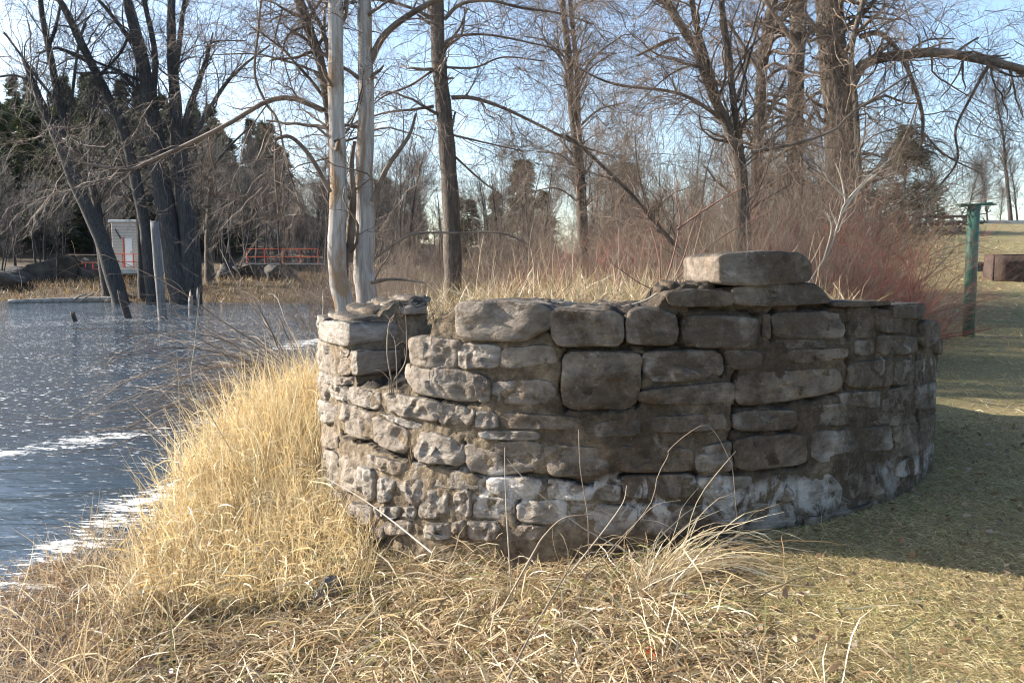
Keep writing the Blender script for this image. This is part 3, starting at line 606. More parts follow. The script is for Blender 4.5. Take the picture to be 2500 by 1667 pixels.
# drifts of bent stalks: each tuft springs from one spot and falls over
def tuft(cx, cy, n, l0, l1, ax, spread, wid, droop=0.22, rad=0.06, K=8, cols=STRAW, w=None, up=0.9):
    a = ax + rng.normal(size=n)*spread; e = np.abs(rng.normal(up, 0.35, n))
    p = np.stack([cx+rng.normal(size=n)*rad, cy+rng.normal(size=n)*rad, np.zeros(n)], 1); p[:, 2] = surf(p[:, 0], p[:, 1])
    return blades(p, np.stack([np.cos(a), np.sin(a), e], 1), rng.uniform(l0, l1, n), rng.uniform(wid*0.6, wid*1.2, n), pal(n, cols, w), K=K, droop=droop, wig=0.11, clampf=surf)
for k in range(150):
    cx = rng.uniform(-2.3, 1.0); cy = rng.uniform(2.5, 4.7)
    if not ring_ok(cx, cy, 0.1) or shore_d(cx, cy) < 0: continue
    sets.append(tuft(cx, cy, int(rng.integers(20, 60)), 0.12, 0.45, rng.uniform(-2.8, 0.3), 0.5, rng.choice([0.004, 0.006, 0.009]), rng.uniform(0.2, 0.34), up=rng.uniform(0.4, 1.0)))
for k in range(34):                                                         # heap of stalks along the wall foot
    a = rng.uniform(-0.75, 0.12); r = TR + rng.uniform(0.06, 0.40)
    sets.append(tuft(TC[0]+r*math.sin(a), TC[1]-r*math.cos(a), 55, 0.2, 0.5, rng.uniform(-3.0, 0.2), 0.8, 0.0045, 0.25, up=1.0))
V, Q, Cc = cat(sets); kind(obj('matted_straw', make_mesh('matted_straw', V, Q, col=Cc), MATS['blade']), 'stuff', 'tangle of fallen straw and dead weeds before the wall')
# tall golden bank grass
sets = []
def bank(x, y):
    d = shore_d(x, y); return ring_ok(x, y) & (d > -0.25) & (d < 1.5)
x, y = scatter(52000, -3.2, -0.6, 4.6, 9.8, lambda x, y: bank(x, y) & (rng.random(len(x)) < sst(-0.75, -1.45, x+0.22*(y-5.6))*(0.25+0.75*sst(-0.2, 0.35, shore_d(x, y))))); n = len(x)
hh = np.interp(y, [4.6, 5.2, 6.0, 7.0, 7.8, 9.8], [0.22, 0.36, 0.62, 0.95, 1.2, 1.2])*rng.uniform(0.75, 1.1, n)
sets.append(blades(np.stack([x, y, terrain(x, y)], 1), np.stack([rng.normal(size=n)*0.22+0.02, rng.normal(size=n)*0.22, np.ones(n)], 1), rng.uniform(0.45, 1.15, n)*hh, rng.uniform(0.003, 0.007, n),
    pal(n, [(0.77, 0.62, 0.36), (0.67, 0.50, 0.26), (0.84, 0.74, 0.52), (0.46, 0.31, 0.15)], [.35, .3, .2, .15]), K=5, droop=rng.uniform(0.0, 0.14, n), wig=0.14))
m = 9000; k = rng.integers(0, n, m); h0 = rng.uniform(0.15, 0.8, m)*hh[k]
sets.append(blades(np.stack([x[k], y[k], terrain(x[k], y[k])+h0], 1), flatdir(m, 0.8), rng.uniform(0.10, 0.28, m), rng.uniform(0.005, 0.010, m), pal(m, [(0.70, 0.55, 0.30), (0.60, 0.44, 0.20), (0.76, 0.64, 0.42)]), K=5, droop=0.3, wig=0.15))
x, y = scatter(4200, -4.3, -1.9, 2.6, 6.2, lambda x, y: (np.abs(shore_d(x, y)+0.15) < 0.6) & vis(x, y)); n = len(x)
sets.append(blades(np.stack([x, y, np.maximum(terrain(x, y), WZ-0.05)], 1), np.stack([rng.normal(size=n)*0.4, rng.normal(size=n)*0.4, np.ones(n)], 1), rng.uniform(0.12, 0.5, n), rng.uniform(0.003, 0.006, n), pal(n, STRAW, [.35, .3, .15, .2, 0]), K=5, droop=0.15, wig=0.15))
V, Q, Cc = cat(sets); kind(obj('bank_grass', make_mesh('bank_grass', V, Q, col=Cc), MATS['blade']), 'stuff', 'tall golden dead grass on the river bank left of the wall')
# straw floating at the edge
x, y = scatter(14000, -4.2, -1.9, 2.4, 5.6, lambda x, y: (shore_d(x, y) > -0.95) & (shore_d(x, y) < 0.3) & vis(x, y)); n = len(x); d = flatdir(n, 0.02); d[:, 0] += 0.8
V, Q, Cc = blades(np.stack([x, y, np.full(n, WZ+0.006)+rng.random(n)*0.02], 1), d, rng.uniform(0.06, 0.28, n), rng.uniform(0.002, 0.006, n), pal(n, [(0.40, 0.27, 0.15), (0.24, 0.15, 0.09), (0.52, 0.40, 0.25), (0.30, 0.20, 0.13)]), K=3, droop=0.0, wig=0.06)
kind(obj('floating_straw', make_mesh('floating_straw', V, Q, col=Cc), MATS['blade']), 'stuff', 'dead straw floating at the river edge')
# weeds growing on the mound and behind the wall
sets = []
n = 5200; a = rng.uniform(0, 2*math.pi, n); r = (TR-0.55)*np.sqrt(rng.random(n)); x = TC[0]+r*np.cos(a); y = TC[1]+r*np.sin(a); k = x > -0.85; x, y = x[k], y[k]; n = len(x)
sets.append(blades(np.stack([x, y, fill_z(x, y)], 1), np.stack([rng.normal(size=n)*0.5, rng.normal(size=n)*0.5, np.ones(n)], 1), rng.uniform(0.12, 0.42, n), rng.uniform(0.003, 0.006, n), pal(n, STRAW+DULL), K=5, droop=rng.uniform(0.02, 0.3, n), wig=0.16))
n = 190; a = rng.uniform(0, 2*math.pi, n); r = (TR-0.7)*np.sqrt(rng.random(n)); x = TC[0]+r*np.cos(a); y = TC[1]+r*np.sin(a); k = (x > -0.3); x, y = x[k], y[k]; n = len(x)
sets.append(blades(np.stack([x, y, fill_z(x, y)], 1), np.stack([rng.normal(size=n)*0.14, rng.normal(size=n)*0.14, np.ones(n)], 1), rng.uniform(0.25, 0.8, n), rng.uniform(0.0028, 0.005, n), pal(n, [(0.40, 0.30, 0.20), (0.30, 0.21, 0.14), (0.48, 0.38, 0.27)]), K=6, droop=0.02, wig=0.09, tip=0.5))
for q in range(10): sets.append(tuft(0.02+rng.normal()*0.10, 4.98+rng.normal()*0.10, 40, 0.2, 0.5, rng.uniform(2.2, 4.6), 0.7, 0.005, 0.2, up=1.4))
x, y = scatter(42000, -4, 14, 8.5, 26, lambda x, y: (shore_d(x, y) > 0.3) & ring_ok(x, y) & (x < 0.44*y) & (np.hypot(x-TC[0], y-TC[1]) > TR+0.3)); n = len(x)
sets.append(blades(np.stack([x, y, terrain(x, y)], 1), np.stack([rng.normal(size=n)*0.35, rng.normal(size=n)*0.35, np.ones(n)], 1), rng.uniform(0.4, 1.25, n), rng.uniform(0.006, 0.012, n), pal(n, DULL+[(0.52, 0.38, 0.18)]), K=4, droop=rng.uniform(0.0, 0.15, n), wig=0.12))
x, y = scatter(24000, -40, 22, 24, 75, lambda x, y: (shore_d(x, y) > 0.2) & (x < 0.40*y)); n = len(x)
sets.append(blades(np.stack([x, y, terrain(x, y)], 1), np.stack([rng.normal(size=n)*0.3, rng.normal(size=n)*0.3, np.ones(n)], 1), rng.uniform(0.4, 1.1, n)*np.where((x < -6) & (y > 44), 0.35, 1.0), rng.uniform(0.02, 0.05, n), pal(n, DULL+[(0.46, 0.32, 0.15)]), K=3, droop=0.05, wig=0.12))
x, y = scatter(12000, -45, -6, 46, 64, lambda x, y: (shore_d(x, y) > 0.1)); n = len(x)
sets.append(blades(np.stack([x, y, terrain(x, y)], 1), np.stack([rng.normal(size=n)*0.4, rng.normal(size=n)*0.4, np.ones(n)], 1), rng.uniform(0.15, 0.6, n), rng.uniform(0.03, 0.06, n), pal(n, [(0.22, 0.15, 0.08), (0.12, 0.085, 0.05), (0.34, 0.23, 0.11), (0.08, 0.06, 0.04)]), K=3, droop=0.08, wig=0.15))
V, Q, Cc = cat(sets); kind(obj('weed_growth', make_mesh('weed_growth', V, Q, col=Cc), MATS['blade']), 'stuff', 'dry brown weeds growing on the mound and behind the wall')
# leaf litter
x, y = scatter(5200, -2.4, 4.5, 2.3, 7.5, lambda x, y: vis(x, y) & ring_ok(x, y) & (shore_d(x, y) > 0) & (rng.random(len(x)) < 0.35+0.5*weedzone(x, y))); n = len(x)
V, Q, Cc = blades(np.stack([x, y, terrain(x, y)+0.012+rng.random(n)*0.02], 1), flatdir(n, 0.25), rng.uniform(0.02, 0.06, n), rng.uniform(0.012, 0.03, n), pal(n, [(0.20, 0.115, 0.06), (0.27, 0.18, 0.11), (0.33, 0.25, 0.17), (0.13, 0.08, 0.05)]), K=4, droop=0.1, wig=0.5, clampf=terrain, tip=0.3)
kind(obj('leaf_litter', make_mesh('leaf_litter', V, Q, col=Cc), MATS['leaf']), 'stuff', 'curled brown dead leaves scattered in the grass')

# ------------------------------------------------------------------ trees
def limb(pts, r0, r1, Y, Y1=None, n=22):
    Y1 = Y if Y1 is None else Y1; m = len(pts)
    P = np.array([W(px, py, Y+(Y1-Y)*k/max(m-1, 1)) for k, (px, py) in enumerate(pts)])
    S = spline(P, n); rr = np.linspace(r0, r1, n)*(Y+Y1)/2/F
    return S[None], rr[None]
def root(pts, Y):                                                          # carry a trunk down to the ground it stands on
    b = W(*pts[0], Y); return b
def spray_mesh(nm, seed):
    P = np.zeros((1, 7, 3)); P[0, :, 2] = np.linspace(0, 1, 7); P[0, :, :2] += np.cumsum(rng.normal(size=(7, 2))*0.035, 0); R = np.linspace(0.0075, 0.003, 7)[None]; sets = [(P, R, 3)]
    for m, a, b in ((13, 0.25, 0.65), (44, 0.10, 0.34)):
        P, R = children(P, R, m, a, b, (25, 60), 0.0, 0.14, 0.0, K=5, rf=0.6, rmin=0.0022, t0=0.08); sets.append((P, R, 3))
    V, Q = stack_tubes(sets); return make_mesh(nm, V, Q)
SPRAY = {}
def add_sprays(out, base, P, R, n, s0, s1, twig, up=0.15):
    if twig not in SPRAY:
        SPRAY[twig] = [spray_mesh('twig_spray', k) for k in range(3)]
        for me in SPRAY[twig]: me.materials.append(MATS[twig])
    M, K, _ = P.shape; L = np.linalg.norm(np.diff(P, axis=1), axis=2).sum(1); ii = rng.choice(M, n, p=L/L.sum())
    for i in ii:
        t = rng.uniform(0.1, 0.98)*(K-1); k = int(t); p = P[i, k] + (P[i, k+1]-P[i, k])*(t-k); T = nrm(P[i, k+1]-P[i, k])
        d = nrm(T*0.7 + rng.normal(size=3)*0.6 + np.array([0, 0, up])); s_ = rng.uniform(s0, s1)
        c = bpy.data.objects.new('twig_spray', SPRAY[twig][int(rng.integers(3))]); COL.objects.link(c); out.append(c)
        c.location = p-base; q = Vector(d).to_track_quat('Z', 'Y'); c.rotation_euler = q.to_euler(); c.rotation_euler.rotate_axis('Z', rng.uniform(0, 6.28)); c.scale = (s_, s_, s_)
def tree(name, label, Y, trunks, limbs, bark='bark_grey', twig='twig_grey', lv=((60, 0.6, 2.2), (500, 0.25, 0.9), (1500, 0.12, 0.45)), up=0.25, trop=0.0, group=None, wig=0.2, seedmul=1.0, flare=1.35, tr_bottom=True, rmin=0.0022, t0=0.35, spr=(0, 1, 2)):
    tr = []; lb = []
    for t in trunks:
        pts, r0, r1 = t[:3]; yy = t[3] if len(t) > 3 else Y
        P, R = limb(pts, r0, r1, yy, t[4] if len(t) > 4 else None, 26)
        if tr_bottom and len(t) < 6:
            gz = float(surf(P[0, 0, 0], P[0, 0, 1])) - 0.25
            if P[0, 0, 2] > gz + 0.02:
                d = P[0, 0]-P[0, 3]; d = d/max(-d[2], 1e-3) if d[2] < 0 else np.array([0, 0, -1.0]); L = P[0, 0, 2]-gz
                ex = np.array([P[0, 0] + np.array([d[0]*L*f*0.6, d[1]*L*f*0.6, -L*f]) for f in (1.0, 0.66, 0.33)])
                P = np.concatenate([ex[None], P], 1); R = np.concatenate([np.array([[flare, 1.12, 1.03]])*R[0, 0], R], 1)
            R = R*(1 + 0.06*np.sin(np.arange(R.shape[1])*1.7))
        tr.append((P, R, 12))
    for t in limbs:
        pts, r0, r1 = t[:3]; P, R = limb(pts, r0, r1, t[3] if len(t) > 3 else Y, t[4] if len(t) > 4 else None, 20); lb.append((P, R, 7))
    SPL = []; base = tr[0][0][0, 0].copy(); o = thing(name, label, 'tree', tuple(base), group)
    for s in tr:
        V, Q = stack_tubes([s]); obj('trunk', shift(make_mesh('trunk', V, Q), base), MATS[bark], o)
    # parents for twigs: limbs in full, trunks in their upper part
    PP = []; RR = []
    for P, R, S in tr+lb:
        k = np.linspace(0 if S == 7 else int(P.shape[1]*t0), P.shape[1]-1, 20); kk = k.astype(int)
        PP.append(P[:, kk]); RR.append(R[:, kk])
    P = np.concatenate(PP); R = np.concatenate(RR); sets = list(lb)
    for li, (n, a, b) in enumerate(lv):
        n = int(n*seedmul); P, R = children(P, R, n, a, b, (25, 75), up*(1 if li < 2 else 0.5), wig, trop, K=(9, 7, 5)[min(li, 2)], rf=(0.42, 0.55, 0.6)[min(li, 2)], rmin=rmin, t0=0.05, rmax=0.06 if li == 0 else 0.02)
        sets.append((P, R, 4 if li == 0 else 3))
        if li == 1 and spr[0]: add_sprays(SPL, base, P, R, spr[0], spr[1], spr[2], twig, up*0.6)
    V, Q = stack_tubes(sets); cr = obj('crown', shift(make_mesh('crown', V, Q), base), MATS[twig], o)
    for q_ in SPL: q_.parent = cr
    return o
RM = 0.008
tree('bare_tree', 'leaning bare grey tree furthest left at the water edge', 47.5, [([(291,722),(245,577),(189,459),(138,332),(102,255),(82,204),(56,143)], 20, 4), ([(205,490),(168,378),(153,286),(138,214),(120,122),(102,31),(95,-60)], 12, 5, 47.5, 47.5, 0)],
     [([(118,115),(135,70),(150,0)], 5, 3), ([(88,215),(40,185),(-40,195)], 4, 2), ([(160,320),(176,230),(192,110),(210,60)], 5, 2), ([(140,250),(90,190),(40,120),(10,80)], 4, 2)], lv=((60, 2, 6), (420, 0.8, 2.6), (800, 0.4, 1.4)), rmin=RM, up=0.3, spr=(110, 1.2, 2.8))
tree('bare_tree', 'slim bare tree standing between the leaning tree and the concrete platform', 51, [([(262,705),(245,590),(238,510),(224,434),(222,330),(235,220)], 13, 4)], [([(238,510),(270,420),(300,360)], 4, 2)], lv=((35, 1.5, 4), (250, 0.8, 2.2), (400, 0.4, 1.2)), rmin=RM, spr=(70, 1.2, 2.6))
tree('bare_tree', 'long straight bare tree slanting up left from behind the tall grey post', 47.2, [([(372,728),(357,571),(332,444),(301,316),(265,240),(224,158),(194,97),(168,41),(140,-10),(110,-80)], 15, 6), ([(350,712),(345,600),(340,500),(325,380)], 13, 5, 50)],
     [([(240,190),(300,120),(330,40)], 4, 2), ([(224,158),(150,120),(90,130)], 4, 2), ([(300,316),(330,250),(335,150)], 4, 2)], lv=((60, 2, 6), (420, 0.8, 2.6), (800, 0.4, 1.4)), rmin=RM, up=0.3, spr=(110, 1.2, 2.8))
tree('bare_tree', 'thick many-stemmed bare tree rising from the river behind the stumps', 47, [([(444,736),(418,587),(393,434),(372,281),(357,194),(332,82),(311,0),(300,-70)], 27, 8), ([(466,732),(454,536),(439,408),(429,255),(421,153),(418,51),(421,-60)], 19, 8), ([(482,728),(478,600),(460,480),(448,380)], 12, 6),
      ([(448,420),(454,301),(474,230),(505,143),(508,110)], 9, 4, 47, 47, 0), ([(376,290),(375,230),(378,128),(352,0),(345,-60)], 8, 5, 47, 47, 0), ([(425,200),(440,90),(448,20),(470,-60)], 7, 4, 47, 47, 0)],
     [([(385,380),(357,265),(301,184),(230,150),(179,128)], 6, 2), ([(365,240),(352,204),(286,179),(184,179)], 5, 2), ([(470,340),(541,219),(592,163),(660,110)], 6, 2), ([(345,130),(290,60),(240,0),(200,-30)], 6, 3), ([(395,440),(350,270),(310,190)], 4, 2),
      ([(505,143),(520,104),(600,100)], 3, 1.5), ([(480,470),(540,380),(620,300)], 4, 2), ([(440,330),(490,200),(520,80)], 4, 2)], lv=((150, 2, 6.5), (900, 0.8, 2.8), (1700, 0.4, 1.5)), rmin=RM, up=0.3, spr=(230, 1.2, 3.0))
tree('bare_tree', 'pale bare trunk on the far bank right of the many-stemmed tree', 54, [([(512,690),(510,590),(515,480),(520,380)], 12, 6)], [], lv=((30, 1.5, 4), (200, 0.8, 2), (300, 0.4, 1.2)), bark='bark_brown', rmin=RM, spr=(60, 1.2, 2.4))
# dead pair beside the wall
dead = tree('dead_tree', 'dead barkless pale grey tree with two trunks behind the left end of the wall', 10.6, [([(838,736),(825,670),(822,574),(827,478),(825,383),(820,239),(820,96),(818,0),(816,-80)], 24, 16), ([(893,700),(887,646),(892,550),(889,430),(894,287),(892,143),(889,0),(887,-80)], 27, 14, 10.9)],
     [([(903,150),(935,91),(983,48),(1050,8),(1110,-15)], 9, 6, 10.9), ([(911,493),(944,411),(997,335),(1016,277)], 8, 3, 10.7), ([(850,640),(856,560),(862,480),(858,400),(866,345)], 13, 4, 10.75), ([(806,469),(758,383),(710,335),(672,340)], 6, 4, 10.4), ([(920,627),(983,583),(1030,569),(1117,569),(1222,569),(1293,598)], 3.5, 2, 10.8),
      ([(905,690),(960,682),(1040,690)], 5, 2, 10.6)], bark='dead_wood', twig='twig_brown', lv=((40, 0.4, 1.4), (170, 0.2, 0.7), (200, 0.1, 0.3)), trop=-0.03, t0=0.5, spr=(60, 0.4, 0.9))
tree('leaning_tree', 'brown bark tree leaning left behind the dead pale trunks with a long arching bough', 11.3, [([(842,725),(838,560),(818,400),(800,260),(786,167),(763,96),(729,0),(700,-80)], 9, 13)],
     [([(790,270),(714,240),(648,250),(561,301),(459,352),(357,398),(306,416),(230,403),(180,392)], 7, 3), ([(806,150),(790,80),(760,20),(740,-30)], 6, 4), ([(672,340),(672,430),(680,520)], 3, 2), ([(650,255),(622,180),(632,60),(640,-30)], 3.5, 2.5), ([(650,255),(680,300),(700,400),(740,520)], 3.5, 2), ([(690,20),(672,90),(660,180)], 2.5, 1.5)],
     bark='bark_brown', twig='twig_brown', lv=((70, 0.5, 1.9), (420, 0.25, 0.9), (600, 0.1, 0.4)), trop=-0.05, up=0.0, spr=(220, 0.4, 1.1))
tree('straight_tree', 'tall straight brown tree behind the middle of the wall', 20, [([(1106,672),(1102,526),(1093,383),(1083,263),(1071,143),(1066,0),(1064,-80)], 22, 15)],
     [([(1085,48),(1126,10),(1198,2),(1270,19),(1365,33),(1450,60)], 5, 2), ([(1102,239),(1150,239),(1222,261),(1317,306),(1413,354),(1500,383)], 5.5, 2), ([(1088,103),(1120,88),(1198,86),(1317,110),(1400,130)], 4, 1.5), ([(1059,260),(1006,268),(935,277),(839,311)], 4, 1.5), ([(1050,45),(1006,21),(920,0),(850,10)], 4.5, 2),
      ([(1111,383),(1174,440),(1226,478)], 3, 1.5), ([(1090,165),(1160,165),(1230,140),(1330,150)], 3, 1.5), ([(1060,170),(1000,210),(930,240),(870,300)], 3, 1.5), ([(1105,330),(1190,350),(1280,370)], 3, 1.2)], bark='bark_brown', twig='twig_brown', lv=((90, 0.7, 2.6), (700, 0.35, 1.2), (1200, 0.15, 0.6)), rmin=0.0035, up=0.1, t0=0.45, spr=(280, 0.6, 1.7))
tree('thin_tree', 'thin dark twin-stemmed tree right of the straight tree', 22, [([(1424,630),(1413,430),(1394,239),(1389,143),(1375,24),(1368,-70)], 11, 6), ([(1430,620),(1425,480),(1413,311),(1408,167),(1394,24),(1390,-70)], 7, 5)],
     [([(1400,250),(1440,170),(1500,130)], 3, 1.5), ([(1405,320),(1460,270),(1530,250)], 3, 1.5), ([(1390,150),(1330,100),(1280,90)], 3, 1.5), ([(1415,420),(1370,380),(1310,370)], 2.5, 1.2), ([(1420,500),(1360,460),(1290,470)], 2.5, 1.2)], twig='twig_brown', bark='bark_brown', lv=((80, 0.7, 2.4), (600, 0.35, 1.1), (900, 0.15, 0.6)), rmin=0.0035, up=0.15, t0=0.2, spr=(220, 0.6, 1.6))
tree('thicket_tree', 'bare tree forking into several stems behind the crowning block of the wall', 12.5, [([(1800,612),(1810,440),(1780,318),(1741,235),(1702,127),(1663,64),(1624,0),(1590,-70)], 13, 9), ([(1826,600),(1819,464),(1805,342),(1790,244),(1780,137),(1766,49),(1756,-70)], 9, 7), ([(1758,280),(1735,180),(1697,49),(1685,-60)], 9, 6, 12.5, 12.5, 0)],
     [([(1790,313),(1717,259),(1643,225),(1497,205),(1400,160)], 6, 2), ([(1658,93),(1624,103),(1585,122),(1555,137)], 5, 3), ([(1834,372),(1937,352),(2035,318),(2083,274),(2240,170)], 4.5, 2), ([(1800,250),(1830,140),(1860,40)], 4, 2), ([(1770,210),(1830,120),(1900,60)], 3, 2), ([(1720,150),(1640,180),(1560,250)], 3, 1.5)],
     bark='bark_brown', twig='twig_brown', lv=((110, 0.5, 2.0), (800, 0.25, 0.9), (1200, 0.12, 0.45)), up=0.1, t0=0.15, spr=(290, 0.45, 1.2))
tree('slanting_tree', 'thin trunk slanting up to the left from behind the crowning block', 11.5, [([(1700,662),(1640,590),(1594,538),(1536,469),(1423,362),(1380,330)], 7, 3)], [([(1594,538),(1560,430),(1550,330)], 3, 1.5)], bark='bark_brown', twig='twig_brown', lv=((40, 0.4, 1.3), (300, 0.2, 0.7), (400, 0.1, 0.4)), t0=0.1, spr=(90, 0.4, 0.9))
tree('vine_tree', 'big thick trunk wrapped in vines with a long bough reaching right', 16, [([(2052,600),(2049,450),(2049,293),(2030,98),(2025,0),(2022,-80)], 36, 30), ([(1842,560),(1850,350),(1863,147),(1888,0),(1900,-70)], 14, 12, 17), ([(1937,560),(1940,400),(1942,244),(1951,0),(1955,-70)], 20, 18, 17.5), ([(2100,560),(2098,440),(2088,244),(2079,122),(2108,0),(2120,-60)], 7, 6, 15.3)],
     [([(2074,215),(2113,156),(2206,134),(2303,130),(2401,147),(2500,171),(2600,205)], 13, 9), ([(2100,90),(2152,83),(2206,147),(2250,269),(2250,342),(2238,410)], 7, 3), ([(2416,155),(2367,244),(2333,318),(2338,391),(2294,455)], 4, 2), ([(2330,132),(2360,110),(2388,92)], 4, 2), ([(2250,320),(2310,380),(2400,425)], 3, 1.5), ([(2200,140),(2260,100),(2330,95)], 3, 1.5),
      ([(1870,200),(1800,90),(1760,30)], 5, 3), ([(1950,120),(1880,20),(1850,-30)], 7, 4), ([(2030,100),(2110,30),(2170,-40)], 8, 4)],
     bark='bark_brown', twig='twig_brown', lv=((330, 0.5, 2.2), (1700, 0.3, 1.1), (2400, 0.12, 0.55)), spr=(300, 0.6, 1.6), trop=-0.06, up=0.0, t0=0.05, rmin=0.003, wig=0.26)
# trees at the right edge and on the crest
def bare_proto(H, seed, nm, twig='twig_far', bark='bark_grey', r=0.16, lv=((30, 1.5, 4), (220, 0.8, 2.2), (900, 0.35, 1.2)), stems=1, t0=0.3, rmin=0.01):
    o = thing('bare_tree', nm[0], 'tree', (0, 0, 0), nm[1]); PP = []; RR = []
    for s in range(stems):
        K = 12; d = np.array([rng.normal()*0.10*(1+s), rng.normal()*0.10*(1+s), 1.0]); p = np.array([rng.normal()*0.15*s, rng.normal()*0.15*s, -0.3]); P = [p]
        for k in range(K-1): d = nrm(d + np.array([rng.normal()*0.05, rng.normal()*0.05, 0.03])); P.append(P[-1]+d*(H+0.3)/(K-1))
        P = np.array(P); R = r*np.linspace(1.0, 0.15, K)*(1 if s == 0 else 0.7); V, Q = tubes(P[None], R[None], 7)
        obj('trunk', make_mesh('trunk', V, Q), MATS[bark], o); k = np.arange(int(K*t0), K); kk = np.linspace(k[0], K-1, 9).astype(int); PP.append(P[kk]); RR.append(R[kk])
    P = np.array(PP); R = np.array(RR); sets = []
    for li, (n, a, b) in enumerate(lv):
        P, R = children(P, R, n, a*H/11, b*H/11, (30, 65), 0.35, 0.18, 0.02, K=(7, 5, 4)[li], rf=0.5, rmin=rmin, t0=0.05, rmax=0.06); sets.append((P, R, 3))
    V, Q = stack_tubes(sets); obj('crown', make_mesh('crown', V, Q), MATS[twig], o); return o
def place(proto, spots):
    for q, (loc, rz, sc) in enumerate(spots):
        if q == 0: proto.location = loc; proto.rotation_euler = (0, 0, rz); proto.scale = (sc,)*3 if not hasattr(sc, '__len__') else sc
        else: copy_tree(proto, loc, rz, sc)
def spot(x, y, s=1.0, dz=0.0): return ((x, y, float(terrain(x, y))+dz), random.uniform(0, 6.28), s)
FARL = [('slender bare grey tree in the wood on the far bank', 'bare trees on the far bank'), ('forked bare grey tree in the wood on the far bank', 'forked bare trees on the far bank'), ('low bushy bare tree at the front of the far wood', 'bushy bare trees on the far bank'), ('bare brown tree in the thicket far behind the wall', 'bare trees far behind the wall')]
pr = [bare_proto(11, 0, FARL[0]), bare_proto(10, 1, FARL[1], stems=3, r=0.12), bare_proto(5.5, 2, FARL[2], stems=5, r=0.06, t0=0.1, lv=((40, 1.5, 5), (300, 0.8, 2.6), (900, 0.4, 1.4))), bare_proto(8, 3, FARL[3], stems=2, r=0.10, twig='twig_brown', lv=((36, 1.5, 4.5), (300, 0.8, 2.4), (1200, 0.35, 1.3)), t0=0.15)]
sp = [[], [], [], []]
for k in range(400):
    x = rng.uniform(-85, -8); y = rng.uniform(56, 105); u = x/y*F+CX
    if u < -400 or u > 1050 or shore_d(x, y) < 4: continue
    if -31.5 < x < -24 and 55 < y < 66: continue
    if 230 < u < 360 and y < 66: continue
    q = int(rng.choice(3, p=[.4, .3, .3])); 
    if len(sp[0])+len(sp[1])+len(sp[2]) >= 120: break
    sp[q].append(spot(x, y, random.uniform(0.55, 0.9) if u < 520 else random.uniform(0.7, 1.15)))
for k in range(70):
    y = rng.uniform(32, 85); x = y*rng.uniform(-0.22, 0.36)
    if shore_d(x, y) < 2 or len(sp[3]) > 44: continue
    sp[3].append(spot(x, y, random.uniform(0.55, 0.95)))
for k in range(26):
    y = rng.uniform(88, 125); x = y*rng.uniform(-0.40, -0.12); sp[3].append(spot(x, y, random.uniform(0.7, 1.1)))
for p_, s_ in zip(pr, sp): place(p_, s_)
crest = bare_proto(10, 9, ('bare grey tree on the crest of the lawn against the sky', 'bare trees on the lawn crest'), stems=1, r=0.16, twig='twig_far', lv=((40, 1.5, 4), (300, 0.8, 2.4), (1300, 0.35, 1.3)))
place(crest, [spot(W(px, 560, y)[0], y, s) for px, y, s in ((2470, 62, 1.15), (2415, 70, 0.6), (2350, 75, 0.7), (2530, 58, 1.25), (2300, 82, 0.7), (2490, 80, 0.8), (2440, 90, 0.6), (2385, 66, 0.45))])

# conifers
def conifer_proto(H, Rb, nm, n=5200, cols=((0.035, 0.060, 0.025), (0.055, 0.085, 0.035), (0.08, 0.10, 0.04), (0.022, 0.040, 0.02)), blade=(0.35, 0.9, 0.12)):
    o = thing('conifer_tree', nm[0], 'tree', (0, 0, 0), nm[1] if len(nm) > 1 else None)
    V, Q = tubes(np.array([[[0, 0, -0.4], [0, 0, H*0.5], [0, 0, H*0.97]]]), np.array([[H*0.018, H*0.011, 0.02]]), 7); obj('trunk', make_mesh('trunk', V, Q), MATS['bark_grey'], o)
    NB = 130; hb = 0.06+0.92*np.sort(rng.random(NB))**0.9; ab = rng.uniform(0, 6.283, NB); lb = (1-hb)**0.8*Rb*rng.uniform(0.55, 1.15, NB)+0.15
    i = rng.integers(0, NB, n); t = rng.random(n)**0.6
    rr = t*lb[i]; z = hb[i]*H - 0.22*rr + 0.10*rr*t + rng.normal(size=n)*0.12
    p = np.stack([np.cos(ab[i])*rr, np.sin(ab[i])*rr, z], 1) + rng.normal(size=(n, 3))*0.10
    a2 = ab[i]+rng.normal(size=n)*0.9; d = np.stack([np.cos(a2), np.sin(a2), rng.normal(size=n)*0.35-0.05], 1)
    V, Q, Cc = blades(p, d, rng.uniform(blade[0], blade[1], n), blade[2], pal(n, cols, None, 0.2), K=3, droop=0.05, wig=0.1); obj('foliage', make_mesh('foliage', V, Q, col=Cc), MATS['needle'], o); return o
cp = conifer_proto(13, 3.0, ('dark green conifer on the wooded hill across the river', 'conifers on the hill'))
ss = []
for k in range(900):
    x = rng.uniform(-185, -5); y = rng.uniform(84, 185); u = x/y*F+CX; z = float(terrain(x, y))
    if u < -750 or u > 720 or z < 2.6: continue
    if rng.random() < sst(260, 720, u)*0.6: continue
    ss.append(((x, y, z), random.uniform(0, 6.28), (random.uniform(0.9, 1.2),)*2+(random.uniform(0.75, 1.25),)))
    if len(ss) >= 230: break
place(cp, ss)
cq = conifer_proto(9, 2.4, ('conifer standing far behind the scrub in the middle', 'conifers far behind the scrub'), n=3600, cols=((0.10, 0.105, 0.06), (0.14, 0.14, 0.085), (0.075, 0.085, 0.05)))
place(cq, [spot(W(px, 600, y)[0], y, s) for px, y, s in ((1275, 72, 1.05), (1210, 95, 0.9), (1150, 90, 0.8), (1530, 74, 1.1), (1120, 100, 0.85), (1010, 95, 0.95), (940, 100, 1.1), (1330, 90, 0.9), (1600, 95, 0.9))])
